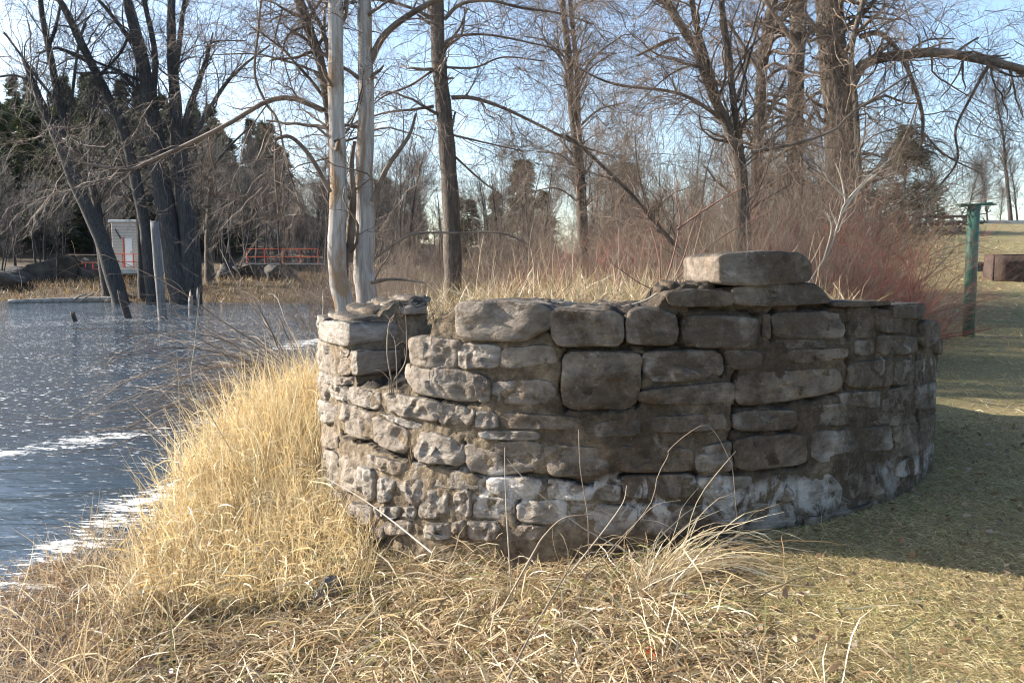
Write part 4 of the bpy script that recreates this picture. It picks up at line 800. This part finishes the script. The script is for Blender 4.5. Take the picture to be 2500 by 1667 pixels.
rc = conifer_proto(5.2, 2.5, ('bushy dark conifer on the lawn behind the right end of the wall',), n=5200, cols=((0.05, 0.055, 0.025), (0.085, 0.085, 0.035), (0.12, 0.105, 0.05), (0.03, 0.04, 0.02)), blade=(0.15, 0.45, 0.06))
bx = W(2205, 560, 40); rc.location = (bx[0], 40, float(terrain(bx[0], 40)))

# ------------------------------------------------------------------ shrubs
def shrub_proto(name, lab, grp, H, stems, lean, twig, lv, rmin=0.0018, cat_='shrub', r0=0.012, trop=0.0, wig=0.12):
    o = thing(name, lab, cat_, (0, 0, 0), grp)
    n = stems; K = 9; a = rng.uniform(0, 6.283, n); e = np.abs(rng.normal(size=n))*lean
    d = nrm(np.stack([np.cos(a)*e, np.sin(a)*e, np.ones(n)], 1)); P = np.zeros((n, K, 3)); P[:, 0] = np.stack([np.cos(a)*0.12*rng.random(n), np.sin(a)*0.12*rng.random(n), np.full(n, -0.1)], 1)
    L = rng.uniform(0.6, 1.1, n)*H
    for k in range(1, K): d = nrm(d + rng.normal(size=(n, 3))*wig + np.array([0, 0, trop])); P[:, k] = P[:, k-1]+d*(L/(K-1))[:, None]
    R = rng.uniform(0.6, 1.1, n)[:, None]*r0*np.linspace(1, 0.3, K)[None]
    V, Q = tubes(P, R, 5); obj('stems', make_mesh('stems', V, Q), MATS[twig], o); sets = []
    for li, (m, x0, x1) in enumerate(lv):
        P, R = children(P, R, m, x0, x1, (20, 60), 0.25, 0.2, trop*0.5, K=(7, 5)[min(li, 1)], rf=0.6, rmin=rmin, t0=0.15); sets.append((P, R, 3))
    V, Q = stack_tubes(sets); obj('twigs', make_mesh('twigs', V, Q), MATS[twig], o); return o
red = shrub_proto('dogwood_shrub', 'red twigged shrub in the thicket behind the right half of the wall', 'red twigged shrubs behind the wall', 2.2, 22, 0.6, 'twig_red', ((220, 0.4, 1.2), (1000, 0.15, 0.55)), wig=0.2)
brn = shrub_proto('brown_shrub', 'dense brown twiggy shrub in the thicket behind the wall', 'brown shrubs behind the wall', 3.0, 32, 0.42, 'twig_brown', ((320, 0.5, 1.6), (1300, 0.2, 0.7)), r0=0.010, wig=0.18)
tan = shrub_proto('tan_shrub', 'pale tan leafless shrub in the thicket behind the wall', 'tan shrubs behind the wall', 2.3, 26, 0.5, 'twig_tan', ((240, 0.4, 1.2), (900, 0.15, 0.6)), r0=0.007, wig=0.2)
def sh_spots(lst): return [((float(W(px, 640, y)[0]), y, float(surf(W(px, 640, y)[0], y))), random.uniform(0, 6.28), s) for px, y, s in lst]
place(red, sh_spots([(2110, 10.2, 0.8), (2180, 9.6, 0.75), (2060, 11.5, 0.9), (1980, 10.8, 0.85), (1520, 12, 0.95), (1440, 13.5, 0.9), (1590, 13, 0.95), (2210, 10.6, 0.7), (1890, 10.6, 0.8), (1340, 16, 0.9), (1280, 18, 0.8), (2000, 13, 1.15), (1700, 12.5, 0.9), (2120, 13, 1.0)]))
place(brn, sh_spots([(1650, 13, 1.0), (1740, 14, 1.15), (1850, 13.5, 1.25), (1950, 14.5, 1.35), (2050, 14, 1.25), (2120, 15.5, 1.2), (1560, 15, 1.0), (1480, 17, 1.0), (1900, 17, 1.5), (1780, 17, 1.4), (2020, 17.5, 1.5), (1680, 18, 1.3), (1360, 20, 1.0), (1240, 21, 0.9), (1150, 23, 0.9), (1000, 21, 1.0), (940, 19, 1.0), (880, 24, 1.1), (2090, 18, 1.4), (1600, 20, 1.3), (1300, 25, 1.1), (1180, 28, 1.1), (1060, 29, 1.1), (960, 30, 1.2), (820, 30, 1.2), (760, 27, 1.1), (1850, 20, 1.5), (1420, 26, 1.3), (1520, 24, 1.3)]))
place(tan, sh_spots([(1620, 10.5, 0.8), (1700, 11, 0.8), (1790, 11, 0.9), (1880, 11.8, 1.0), (1960, 11.2, 0.9), (2040, 10.2, 0.8), (1500, 11.3, 0.75), (1420, 12, 0.8), (1330, 12.5, 0.75), (1240, 13.5, 0.7), (1160, 14.5, 0.75), (960, 13.5, 0.85), (1030, 15, 0.85), (2100, 11.5, 0.9), (2160, 12.0, 0.7), (1380, 15, 0.9), (1280, 16, 0.85), (900, 16, 1.0), (1660, 10.4, 0.8), (1840, 10.6, 0.9), (1930, 10.0, 0.85), (1990, 10.9, 1.0), (2080, 10.8, 0.9), (1740, 12.0, 1.1)]))
# drooping tangle over the water, growing from the foot of the dead trees
def droop_shrub(lab, px, py, Y, n, aim, L, twig, lv, spread=0.5):
    b = W(px, py, Y); b[2] = float(terrain(b[0], Y)); o = thing('drooping_shrub', lab, 'shrub', tuple(b))
    K = 12; a = aim + rng.normal(size=n)*spread; e = rng.uniform(0.5, 1.6, n); d = nrm(np.stack([np.cos(a), np.sin(a), e], 1)); P = np.zeros((n, K, 3)); P[:, 0] = rng.normal(size=(n, 3))*0.15*np.array([1, 1, 0])+np.array([0, 0, 0.0])
    ln = rng.uniform(0.5, 1.1, n)*L; g = rng.uniform(0.06, 0.22, n)
    for k in range(1, K): d = nrm(d + rng.normal(size=(n, 3))*0.08 - np.stack([0*g, 0*g, g], 1)); P[:, k] = P[:, k-1] + d*(ln/(K-1))[:, None]
    P[:, :, 2] = np.maximum(P[:, :, 2], WZ+0.06-b[2]); R = rng.uniform(0.006, 0.016, n)[:, None]*np.linspace(1, 0.25, K)[None]
    V, Q = tubes(P, R, 5); obj('stems', make_mesh('stems', V, Q), MATS[twig], o); sets = []
    for li, (m, x0, x1) in enumerate(lv): P, R = children(P, R, m, x0, x1, (20, 60), -0.05, 0.18, -0.06, K=6, rf=0.55, rmin=0.002, t0=0.2); sets.append((P, R, 3))
    V, Q = stack_tubes(sets); obj('twigs', make_mesh('twigs', V, Q), MATS[twig], o); return o
droop_shrub('brown drooping shrub arching over the river left of the dead tree', 800, 800, 10.6, 64, math.pi, 3.5, 'twig_brown', ((380, 0.4, 1.5), (900, 0.15, 0.6)))
droop_shrub('tan drooping shrub behind the dead tree trailing towards the water', 790, 790, 12.5, 48, math.pi*0.95, 4.4, 'twig_tan', ((300, 0.5, 1.7), (700, 0.15, 0.6)), 0.7)
droop_shrub('grey brown tangle of hanging stems right behind the dead tree', 900, 780, 11.6, 22, 0.6, 2.4, 'twig_brown', ((140, 0.4, 1.2), (350, 0.15, 0.5)), 1.6)
# pale forked sapling and stems growing on the wall
def sapling(name, lab, Y, stems, twig, lv, rmin=0.0015, gz=None):
    sets = []
    for pts, r0, r1 in stems: P, R = limb(pts, r0, r1, Y, None, 14); sets.append((P, R, 6))
    b = sets[0][0][0, 0].copy(); gz = float(surf(b[0], b[1])) if gz is None else gz
    if b[2] > gz:
        for q in range(len(sets)):
            P, R, S = sets[q]
            if abs(P[0, 0, 2]-b[2]) < 0.12: sets[q] = (np.concatenate([np.array([[[P[0, 0, 0], P[0, 0, 1], gz-0.05]]]), P], 1), np.concatenate([R[:, :1], R], 1), S)
    b[2] = gz; o = thing(name, lab, 'sapling', tuple(b)); V, Q = stack_tubes(sets); obj('stems', shift(make_mesh('stems', V, Q), b), MATS[twig], o)
    P = np.concatenate([s[0][:, -13:] for s in sets]); R = np.concatenate([s[1][:, -13:] for s in sets]); tw = []
    for m, x0, x1 in lv: P, R = children(P, R, m, x0, x1, (25, 60), 0.15, 0.18, 0, K=6, rf=0.55, rmin=rmin, t0=0.3); tw.append((P, R, 3))
    V, Q = stack_tubes(tw); obj('twigs', shift(make_mesh('twigs', V, Q), b), MATS[twig], o); return o
sapling('pale_sapling', 'pale forked sapling behind the wall right of the crowning block', 9.8, [([(1975,690),(2025,611),(2048,540),(2064,494),(2113,440)], 3.2, 1.4), ([(2064,494),(2055,440),(2040,400)], 2.5, 1.2), ([(2010,640),(2030,560),(2020,520)], 2.5, 1.2), ([(2056,520),(2090,470),(2130,430)], 3, 1.5), ([(2062,480),(2030,450),(2010,420)], 2, 1)], 'twig_pale', ((26, 0.2, 0.6), (50, 0.1, 0.3)))
sapling('red_sapling', 'red and brown stems sprouting from the wall top left of the crowning block', 5.75, [([(1615,715),(1640,640),(1660,540),(1650,480),(1655,440)], 2.0, 1.0), ([(1628,712),(1665,640),(1692,553),(1715,500)], 2.0, 1.0), ([(1632,710),(1680,650),(1760,580),(1880,515)], 1.8, 0.9), ([(1612,712),(1610,640),(1590,560),(1560,500)], 2, 1), ([(1652,560),(1740,500),(1820,455)], 2.5, 1.2), ([(1620,716),(1560,690),(1490,640)], 1.8, 0.9)], 'twig_wine', ((26, 0.1, 0.5), (50, 0.06, 0.22)), 0.001)
sapling('fallen_twig', 'bare pale twig hanging over the wall top beside the red stems', 4.72, [([(1610,712),(1650,722),(1690,750),(1702,772)], 3, 1.5), ([(1610,712),(1570,735),(1500,750),(1475,730)], 2, 1), ([(1690,750),(1700,725),(1712,715)], 1.2, 0.7)], 'twig_pale', ((6, 0.04, 0.12), (6, 0.03, 0.06)), 0.001, gz=1.36)
sapling('notch_sapling', 'forked thin twig growing in the gap of the wall', 4.98, [([(955,925),(945,860),(948,800),(955,778),(963,770)], 1.8, 1), ([(955,785),(945,772),(942,768)], 1.2, 0.7), ([(968,880),(965,840),(960,820)], 1.2, 0.7), ([(950,925),(930,905),(915,905)], 1.2, 0.6), ([(960,930),(990,880),(992,800),(990,770)], 1.4, 0.7)], 'twig_tan', ((10, 0.05, 0.15), (14, 0.03, 0.08)), 0.0009, gz=0.86)

# dry stalks standing before the wall
def stalk(lab, pts, Y, r=1.6, twig='twig_pale', name='dry_stalk', Y1=None):
    P, R = limb(pts, r, r*0.55, Y, Y1, 24); b = P[0, 0].copy(); gz = float(terrain(b[0], b[1]))
    d_ = nrm(P[0, 0]-P[0, 3])
    if b[2] > gz and d_[2] < -0.45: P = np.concatenate([(b + d_*(b[2]-gz+0.03)/-d_[2])[None, None], P], 1); R = np.concatenate([R[:, :1], R], 1)
    b = P[0, 0].copy(); V, Q = tubes(P, R, 6); o = obj(name, shift(make_mesh(name, V, Q), b), MATS[twig]); o.location = b; return tag(o, lab, 'stalk')
stalk('straight dry stalk with a forked tip left of centre before the wall', zA([(1045,1480),(1036,1330),(1030,1120),(1030,1028)]), 4.25)
stalk('thin upright brown stalk before the lower middle of the wall', zG([(420,1500),(410,1200),(345,800),(328,520),(325,388)]), 4.2, 1.5, 'twig_tan')
stalk('brown bramble cane arching high over the right middle of the wall face', zG([(690,1500),(860,1300),(1030,1060),(1080,830),(1180,640),(1190,580),(1360,430),(1540,340),(1660,460),(1760,660),(1800,780),(1840,1270)]), 4.28, 1.2, 'twig_tan')
stalk('long straw stalk lying slanted across the lower left of the wall', zA([(660,1568),(470,1415),(300,1290),(108,1180)]), 4.15, 2.2, Y1=4.9)
stalk('grey stalk slanting right before the lime stained stones', zG([(510,1420),(610,1290),(750,1080),(785,920)]), 4.22, 1.7)
stalk('long straw stalk slanting from upper left into the weeds at the wall foot', zA([(1520,1490),(1400,1420),(1200,1260),(1085,1140),(1040,1085)]), 4.2, 1.8)
stalk('thin brown stalk slanting right above the bent grass', zG([(650,1510),(860,1290),(1060,1110),(1300,1060)]), 4.25, 1.3, 'twig_tan')
stalk('thick bent cane arching over the weeds at the wall foot', zA([(1180,1560),(1230,1480),(1330,1390),(1470,1370)]), 4.0, 2.6, 'twig_tan')
stalk('stout pale cane running down through the straw to the lower right', [(1235,1665),(1300,1540),(1370,1420),(1420,1330)], 3.3, 3.2, 'twig_tan', Y1=4.1)
stalk('upright bare stalk in the straw below the wall', [(1372,1560),(1374,1500),(1372,1440)], 3.7, 2.2)
stalk('pale hooked stem at the river edge left of the golden grass', zoom(0, 700, 1.6214)([(845,530),(760,370),(770,230),(790,30)]), 6.4, 1.3)
stalk('thin tall stalk sticking out of the golden grass towards the river', zoom(0, 700, 1.6214)([(715,640),(710,440),(705,350),(700,260)]), 6.3, 1.2)
# arching bent grass clump before the shaded face
cx, cy = on_z(1600, 1410, 0.0)[:2]
b = np.array([cx, cy, float(terrain(cx, cy))]); sets = []
for q in range(7): sets.append(tuft(cx+rng.normal()*0.05, cy+rng.normal()*0.04, 34, 0.35, 0.95, 0.10+rng.normal()*0.2, 0.28, 0.0055, 0.16, up=1.0, K=10, cols=STRAW[:3]))
for q in range(4): sets.append(tuft(cx-0.05, cy, 14, 0.2, 0.4, rng.uniform(1.0, 3.0), 0.5, 0.004, 0.1, up=1.6, K=7, cols=STRAW[:3]))
V, Q, Cc = cat(sets); o = obj('bent_grass_clump', shift(make_mesh('bent_grass_clump', V, Q, col=Cc), b), MATS['blade']); o.location = b; tag(o, 'clump of long straw grass arching right before the shaded wall face', 'grass clump')
# small stones and one red leaf
def boulder(name, lab, c, d, mt='rock', seed=0, sub=3, cut=(0.45, 0.85), category='rock', parent=None):
    import bmesh
    bm = bmesh.new(); bmesh.ops.create_icosphere(bm, subdivisions=sub, radius=1.0); pls = [(nrm(np.array([random.gauss(0, 1) for _ in range(3)])), random.uniform(*cut)) for _ in range(16)]
    for v in bm.verts:
        p = np.array(v.co); 
        for n_, k_ in pls:
            s_ = p@n_
            if s_ > k_: p = p - n_*(s_-k_)*0.9
        p = p*(1+0.20*mnoise.noise(Vector(p*2.1+seed))+0.12*mnoise.noise(Vector(p*5+seed))); v.co = Vector((p[0]*d[0]/2, p[1]*d[1]/2, p[2]*d[2]/2))
    for f in bm.faces: f.smooth = True
    me = bpy.data.meshes.new(name); bm.to_mesh(me); bm.free(); o = obj(name, me, MATS[mt], parent); o.location = c
    return tag(o, lab, category) if lab else o
c = on_z(805, 1395, -0.22); boulder('stone', 'small grey stone half buried in weeds at the left foot of the wall', (c[0], c[1], float(terrain(c[0], c[1]))+0.05), (0.24, 0.2, 0.22), 'rock', 3)
c = on_z(1395, 1610, 0.0); boulder('stone', 'flat brown stone in the straw at the bottom of the photo', (c[0], c[1], float(terrain(c[0], c[1]))+0.0), (0.22, 0.12, 0.09), 'soil', 5)
mat_plain('red_leaf', (0.42, 0.10, 0.03), 0.7, 0.2); c = on_z(1583, 1545, 0.03); g = MB()
lf = [(0, 0), (.3, .28), (.22, .5), (.55, .55), (.5, .8), (1, .62), (.85, .45), (1.2, .12), (.95, 0), (1.2, -.2), (.85, -.4), (.9, -.7), (.5, -.6), (.45, -.85), (.25, -.45), (.3, -.25)]
g.add([(x*0.05-0.02, 0.3*y*0.05+0.01*math.sin(x*4), 0.03+0.035*y+0.02*x) for x, y in lf]+[(0.01, 0.006, 0.04)], None, [[16, k, (k+1) % 16] for k in range(16)])
o = g.build('red_leaf', MATS['red_leaf'], None, True); o.location = (c[0], c[1], float(terrain(c[0], c[1]))); tag(o, 'single curled rust red leaf in the grass lower right', 'leaf')

# ------------------------------------------------------------------ river furniture
def post(name, lab, px, ybase, ytop, w, mt='post_wood', tilt=0.0, taper=0.9, jag=0.06, S=14, bulge=0.0, category='post'):
    b = on_z(px, ybase, WZ); Y = b[1]; h = (ybase-ytop)/F*Y; r = w/2/F*Y; K = 16; V = []
    for k in range(K):
        f = k/(K-1); z = -0.8 + (h+0.8)*f
        for s in range(S):
            a = 2*math.pi*s/S; rr = r*(1+(taper-1)*f)*(1+0.10*mnoise.noise(Vector((math.cos(a)*1.3, math.sin(a)*1.3, z*0.9+px)))+bulge*math.sin(f*5)*math.cos(a+px))
            zz = z + (jag*h*abs(mnoise.noise(Vector((math.cos(a)*2.0, math.sin(a)*2.0, px*0.37))))*2 if k == K-1 else 0)
            V.append((tilt*z+rr*math.cos(a), rr*math.sin(a), zz))
    V.append((tilt*h, 0, h*0.985)); i = np.arange(S); i2 = (i+1) % S; j = np.arange(K-1)[:, None]
    Q = np.stack([j*S+i, j*S+i2, (j+1)*S+i2, (j+1)*S+i], -1).reshape(-1, 4); T = [[K*S, (K-1)*S+q, (K-1)*S+(q+1) % S] for q in range(S)]
    o = obj(name, make_mesh(name, V, Q, T), MATS[mt]); o.location = b; return tag(o, lab, category)
post('wooden_post', 'tall weathered grey timber post standing in the river', 397, 779, 546, 22, tilt=-0.045, taper=0.85, jag=0.04)
post('wooden_stump', 'dark knobbly broken stump in the river left of the tall post', 312, 776, 722, 19, 'dark_timber', tilt=-0.25, taper=0.85, jag=0.25, bulge=0.12, category='stump')
post('wooden_stump', 'pale split broken stump in the river right of the tall post', 468, 769, 732, 18, 'log_wood', tilt=-0.05, taper=0.6, jag=0.7, bulge=0.1, category='stump'); post('wooden_stump', 'thin broken stump close beside the pale split stump', 485, 769, 726, 10, 'post_wood', tilt=0.0, taper=0.7, jag=0.6, category='stump')
post('wooden_stump', 'small black stump tip furthest left in the river', 184, 785, 766, 15, 'dark_timber', tilt=-0.3, taper=0.7, jag=0.3, category='stump')
# drift log
a = on_z(20, 737, WZ+0.1); e = on_z(302, 733, WZ+0.12); P = spline([a, (a+e)/2+np.array([0, 0.3, 0.02]), e], 20); rr = np.linspace(0.14, 0.26, 20)*(1+0.08*np.sin(np.arange(20)*2.1))
lg = thing('drift_log', 'long pale driftwood log lying in the water at the far bank', 'log', tuple(P[0])); MB().tube(P, rr, 10).build('log', MATS['log_wood'], lg, True, P[0])
m = P[11]; MB().tube([m+np.array([-0.5, -0.2, -0.1]), m+np.array([0.2, -0.25, 0.28]), m+np.array([0.55, -0.2, 0.36])], 0.05, 6).build('branch_stub', MATS['log_wood'], lg, True, P[0]); MB().tube([m+np.array([0.2, -0.3, -0.1]), m+np.array([0.75, -0.3, 0.3]), m+np.array([1.1, -0.3, 0.4])], 0.045, 6).build('branch_stub', MATS['log_wood'], lg, True, P[0])
c = on_z(322, 731, WZ); boulder('root_clump', 'dark root clump at the right end of the driftwood log', (c[0], c[1], WZ+0.2), (1.0, 0.7, 0.7), 'bank_rock', 8, category='root clump')
c = on_z(140, 722, WZ); boulder('boulder', 'big grey angular boulder at the far water edge', (c[0], c[1]+1, WZ+0.55), (2.4, 1.8, 1.75), 'rock', 11); boulder('boulder', 'smaller boulder left of the big angular boulder', (c[0]-1.4, c[1]+1.4, WZ+0.35), (1.2, 1.2, 1.2), 'rock', 12)
for q, (px, y_, w_, h_) in enumerate(((10, 55, 4.0, 1.8), (70, 57, 4.5, 2.0), (150, 57.5, 4.2, 2.2), (215, 58, 3.0, 2.0), (560, 57, 3.4, 2.4), (620, 57.5, 3.8, 2.6), (680, 56, 3.2, 2.0))):
    lab = ('dark rock ledge at the far left waterline', 'dark rock ledge behind the smaller boulder', 'dark rock ledge behind the big boulder', 'dark rock ledge at the foot of the platform', 'dark rock on the far bank behind the drooping branches, leftmost of three', 'dark rock on the far bank behind the drooping branches, middle of three', 'dark rock on the far bank behind the drooping branches, rightmost of three')[q]
    xx = W(px, 690, y_)[0]; boulder('rock_ledge', lab, (xx, y_, float(terrain(xx, y_))+h_*0.10), (w_*1.5, 3.2, h_*1.7), 'bank_rock', 20+q, cut=(0.28, 0.6))
c = W(930, 690, 9.6); boulder('rock', 'flat pale rock behind the wall at the foot of the dead tree', (c[0], 9.75, 1.14), (0.62, 0.5, 0.24), 'rock', 31)

# utility building on the far bank
YB = 60.0; bz = 1.62
def bpx(px, py): return W(px, py, YB)
L0 = bpx(276, 655); R0 = bpx(352, 655); top_l = bpx(276, 543)[2]; wB = R0[0]-L0[0]; hB = top_l-bz
bld = thing('utility_building', 'small square grey-beige building with pale door across the river', 'building', (L0[0]+wB/2, YB+2.0, bz))
MB().box((0, 0, hB/2-0.25), (wB, 4.0, hB+0.5), b=0.03).build('wall', MATS['siding'], bld); rf = MB().box((0, 0, hB+0.09), (wB+0.3, 4.3, 0.18), b=0.03).build('roof', MATS['roof_trim'], bld)
for q in range(14): MB().box((0, -2.008, 0.2+q*(hB-0.3)/14), (wB-0.02, 0.018, 0.012)).build('siding_joint', MATS['iron'], bld)
dx = bpx(314, 600)[0]-(L0[0]+wB/2); dr = MB().box((dx, -2.02, 1.15), (0.55, 0.07, 2.1), b=0.01).build('door', MATS['white_paint'], bld); MB().box((dx-0.33, -2.03, 1.17), (0.10, 0.08, 2.2)).build('door_frame', MATS['red_paint'], bld); MB().tube([(dx+0.2, -2.1, 1.1), (dx+0.2, -2.1, 1.25)], 0.02, 6).build('door_handle', MATS['iron'], dr)
MB().tube([(-wB/2+0.3, -2.05, hB-0.5), (-wB/2+0.7, -2.05, hB-1.2)], 0.04, 6).build('wall_pipe', MATS['iron'], bld)
P0 = W(243, 655, 57.2); P1 = W(356, 655, 57.2); pw = P1[0]-P0[0]
pf = thing('concrete_platform', 'pale concrete platform before the utility building', 'platform', (P0[0]+pw/2, 58.4, 1.0)); MB().box((0, 0, 0.38), (pw, 2.7, 0.34), b=0.03).build('slab', MATS['concrete'], pf)
for q in (-pw/2+0.5, pw/2-0.5): MB().box((q, -0.4, -0.4), (0.45, 0.5, 1.22), b=0.02).build('pier', MATS['concrete'], pf)
def railing(lab, x0, x1, Y, z, h, n, name='red_railing', mid=True, mt='red_paint', Y1=None):
    Y1 = Y if Y1 is None else Y1; o = thing(name, lab, 'railing', (x0, Y, z)); L = np.array([x1-x0, Y1-Y, 0])
    for q in range(n): p = L*q/(n-1); MB().tube([p, p+np.array([0, 0, h])], 0.035, 6).build('post', MATS[mt], o)
    for hh in ([h, h*0.5] if mid else [h]): MB().tube([np.array([0, 0, hh]), L+np.array([0, 0, hh])], 0.032, 6).build('rail', MATS[mt], o)
    return o
railing('red tube railing on the concrete platform', P0[0]+0.1, P1[0]-0.1, 57.25, 1.55, 1.05, 5)
a = W(192, 655, 57.6); railing('lower red railing running left from the platform end', a[0], P0[0]-0.15, 57.6, 1.05, 0.95, 4)
a = W(600, 560, 66); e = W(775, 560, 66); railing('faint red railing high on the far bank behind the drooping branches', a[0], e[0], 66, float(terrain(a[0], 66))+0.6, 1.3, 5); 
ab = thing('concrete_abutment', 'low dark abutment carrying the faint red railing', 'abutment', ((a[0]+e[0])/2, 66.6, float(terrain(a[0], 66))-0.4)); MB().box((0, 0, 0.5), (e[0]-a[0]+0.4, 1.6, 1.0), b=0.05).build('base', MATS['bank_rock'], ab); MB().box((0, 0, 1.06), (e[0]-a[0]+0.6, 1.8, 0.12), b=0.02).build('coping', MATS['concrete'], ab)

# ------------------------------------------------------------------ right: post, blocks, tables, kerb, handrail
Yp = 13.2; bp = W(2364, 824, Yp); bp[2] = float(terrain(bp[0], Yp)); hp = W(2376, 503, Yp)[2]-bp[2]; rp = 13.5/F*Yp
tilt = (W(2378, 503, Yp)[0]-bp[0])/hp
gp = thing('green_post', 'tall green painted metal post with flat crossbar and hooks on the lawn', 'post', tuple(bp))
MB().tube([(0, 0, -0.2), (tilt*hp*0.5, 0, hp*0.5), (tilt*hp, 0, hp)], rp, 16).build('pole', MATS['green_paint'], gp, True)
cb = MB(); xl = W(2338, 507, Yp)[0]-bp[0]; xr = W(2428, 499, Yp)[0]-bp[0]; cb.tube([(xl, -0.06, hp-0.01), (xr, 0.06, hp+0.05)], 0.022, 6); cb.box(((xl+xr)/2, 0, hp+0.02), (xr-xl, 0.16, 0.022), b=0.004); cb.build('crossbar', MATS['green_paint'], gp)
for q, (dx_, dz_, s_) in enumerate(((xl+0.10, -0.03, 1), (xr-0.12, -0.01, -1), (tilt*hp-rp-0.03, -0.22, -1), (tilt*hp+rp+0.03, -0.20, 1))):
    pts = [(dx_+s_*0.045*math.sin(t), -0.03, hp+dz_-0.045+0.045*math.cos(t)) for t in np.linspace(0, 4.4, 12)]; MB().tube(pts, 0.008, 5).build('hook', MATS['iron'], gp, True)
MB().tube([(tilt*hp-rp, 0, hp-0.14), (tilt*hp-0.22, 0, hp-0.17), (xl+0.12, 0, hp-0.06)], 0.009, 5).build('brace', MATS['iron'], gp, True); MB().tube([(tilt*hp+rp, 0, hp-0.14), (tilt*hp+0.22, 0, hp-0.12), (xr-0.1, 0, hp+0.0)], 0.009, 5).build('brace', MATS['iron'], gp, True)
def ground_Y(px, py):                                                       # where the pixel's ray meets the terrain
    ys = np.linspace(4, 80, 3000); r = ray(px, py); zz = EYE + r[2]/r[1]*ys; xx = r[0]/r[1]*ys; t = terrain(xx, ys); k = np.argmax(zz <= t); return float(xx[k]), float(ys[k]), float(t[k])
x0, y0, z0 = ground_Y(2446, 690); s_ = y0/F; bh = 70*s_; bw = 105*s_
def rough_block(name, lab, c, d, rz, mt, category):
    import bmesh
    bm = bmesh.new(); bmesh.ops.create_cube(bm, size=1.0); bmesh.ops.bevel(bm, geom=list(bm.edges), offset=0.04, segments=2, affect='EDGES'); bmesh.ops.subdivide_edges(bm, edges=list(bm.edges), cuts=3, use_grid_fill=True)
    for v in bm.verts: p = Vector((v.co.x*d[0], v.co.y*d[1], v.co.z*d[2])); n_ = mnoise.noise(p*3+Vector(c))*0.025 + mnoise.noise(p*9)*0.010; v.co = p + v.co.normalized()*n_
    for f in bm.faces: f.smooth = True
    me = bpy.data.meshes.new(name); bm.to_mesh(me); bm.free(); o = obj(name, me, MATS[mt]); o.location = c; o.rotation_euler[2] = rz; return tag(o, lab, category)
rough_block('stone_block', 'big dark squared stone block at the right edge of the lawn', (x0+bw/2, y0+0.55, z0+bh/2-0.06), (bw, 1.0, bh+0.1), -0.28, 'block_stone', 'block')
x1, y1, z1 = ground_Y(2396, 665); rough_block('timber_sleeper', 'low dark timber lying on the lawn between the green post and the stone block', (x1+0.45, y1+0.3, z1+0.14), (1.25, 0.42, 0.36), -0.08, 'dark_timber', 'timber')
def picnic(lab, px, py, rz, s=1.0):
    x, y, z = ground_Y(px, py); o = thing('picnic_table', lab, 'table', (x, y, z), 'picnic tables on the lawn crest'); o.rotation_euler[2] = rz; o.scale = (s,)*3
    for q in range(5): MB().box((0, -0.32+q*0.16, 0.75), (1.9, 0.145, 0.045), b=0.006).build('plank', MATS['table_wood'], o)
    for sy in (-0.72, 0.72):
        for q in (-0.08, 0.08): MB().box((0, sy+q, 0.44), (1.9, 0.145, 0.045), b=0.006).build('plank', MATS['table_wood'], o)
    for sx in (-0.65, 0.65):
        MB().box((sx, 0, 0.40), (0.09, 1.6, 0.08)).build('bench_beam', MATS['table_wood'], o); MB().box((sx, 0, 0.70), (0.09, 0.75, 0.06)).build('top_beam', MATS['table_wood'], o)
        for sy in (-1, 1): MB().tube([(sx, sy*0.62, -0.02), (sx, sy*0.25, 0.72)], 0.055, 6).build('leg', MATS['concrete'], o)
    return o
picnic('weathered picnic table on the lawn just left of the green post', 2338, 566, 0.3); picnic('weathered picnic table further left, half hidden by red twigs', 2282, 568, 0.15)
a = W(2150, 556, 54); e = W(2620, 556, 54)
kb = MB(); n = 24; P = np.array([[a[0]+(e[0]-a[0])*q/(n-1), 53.6, 0] for q in range(n)]); P[:, 2] = terrain(P[:, 0], P[:, 1])+0.03
for q in range(n-1): kb.box(((P[q, 0]+P[q+1, 0])/2, 53.6, (P[q, 2]+P[q+1, 2])/2+0.06), ((P[q+1, 0]-P[q, 0])-0.006, 0.22, 0.22))
kind(kb.build('kerb', MATS['concrete'], None), 'structure', 'pale concrete kerb along the crest of the lawn')
x, y, z = ground_Y(2452, 556); hr = thing('handrail', 'dark tube handrail on the lawn crest at the right edge', 'railing', (x, 54.5, float(terrain(x, 54.5))))
zt = W(2456, 524, 54.5)[2]-float(terrain(x, 54.5)); MB().tube([(0.05, 0, -0.1), (0.05, 0, zt)], 0.09, 8).build('post', MATS['dark_metal'], hr); MB().tube([(0.35, 0, -0.1), (0.35, 0, zt-0.08)], 0.05, 8).build('post', MATS['dark_metal'], hr); MB().tube([(0.35, 0, zt-0.08), (0.85, 0, zt-0.1), (1.9, 0, zt-0.75), (2.6, 0, 0.0)], 0.04, 8).build('rail', MATS['dark_metal'], hr)
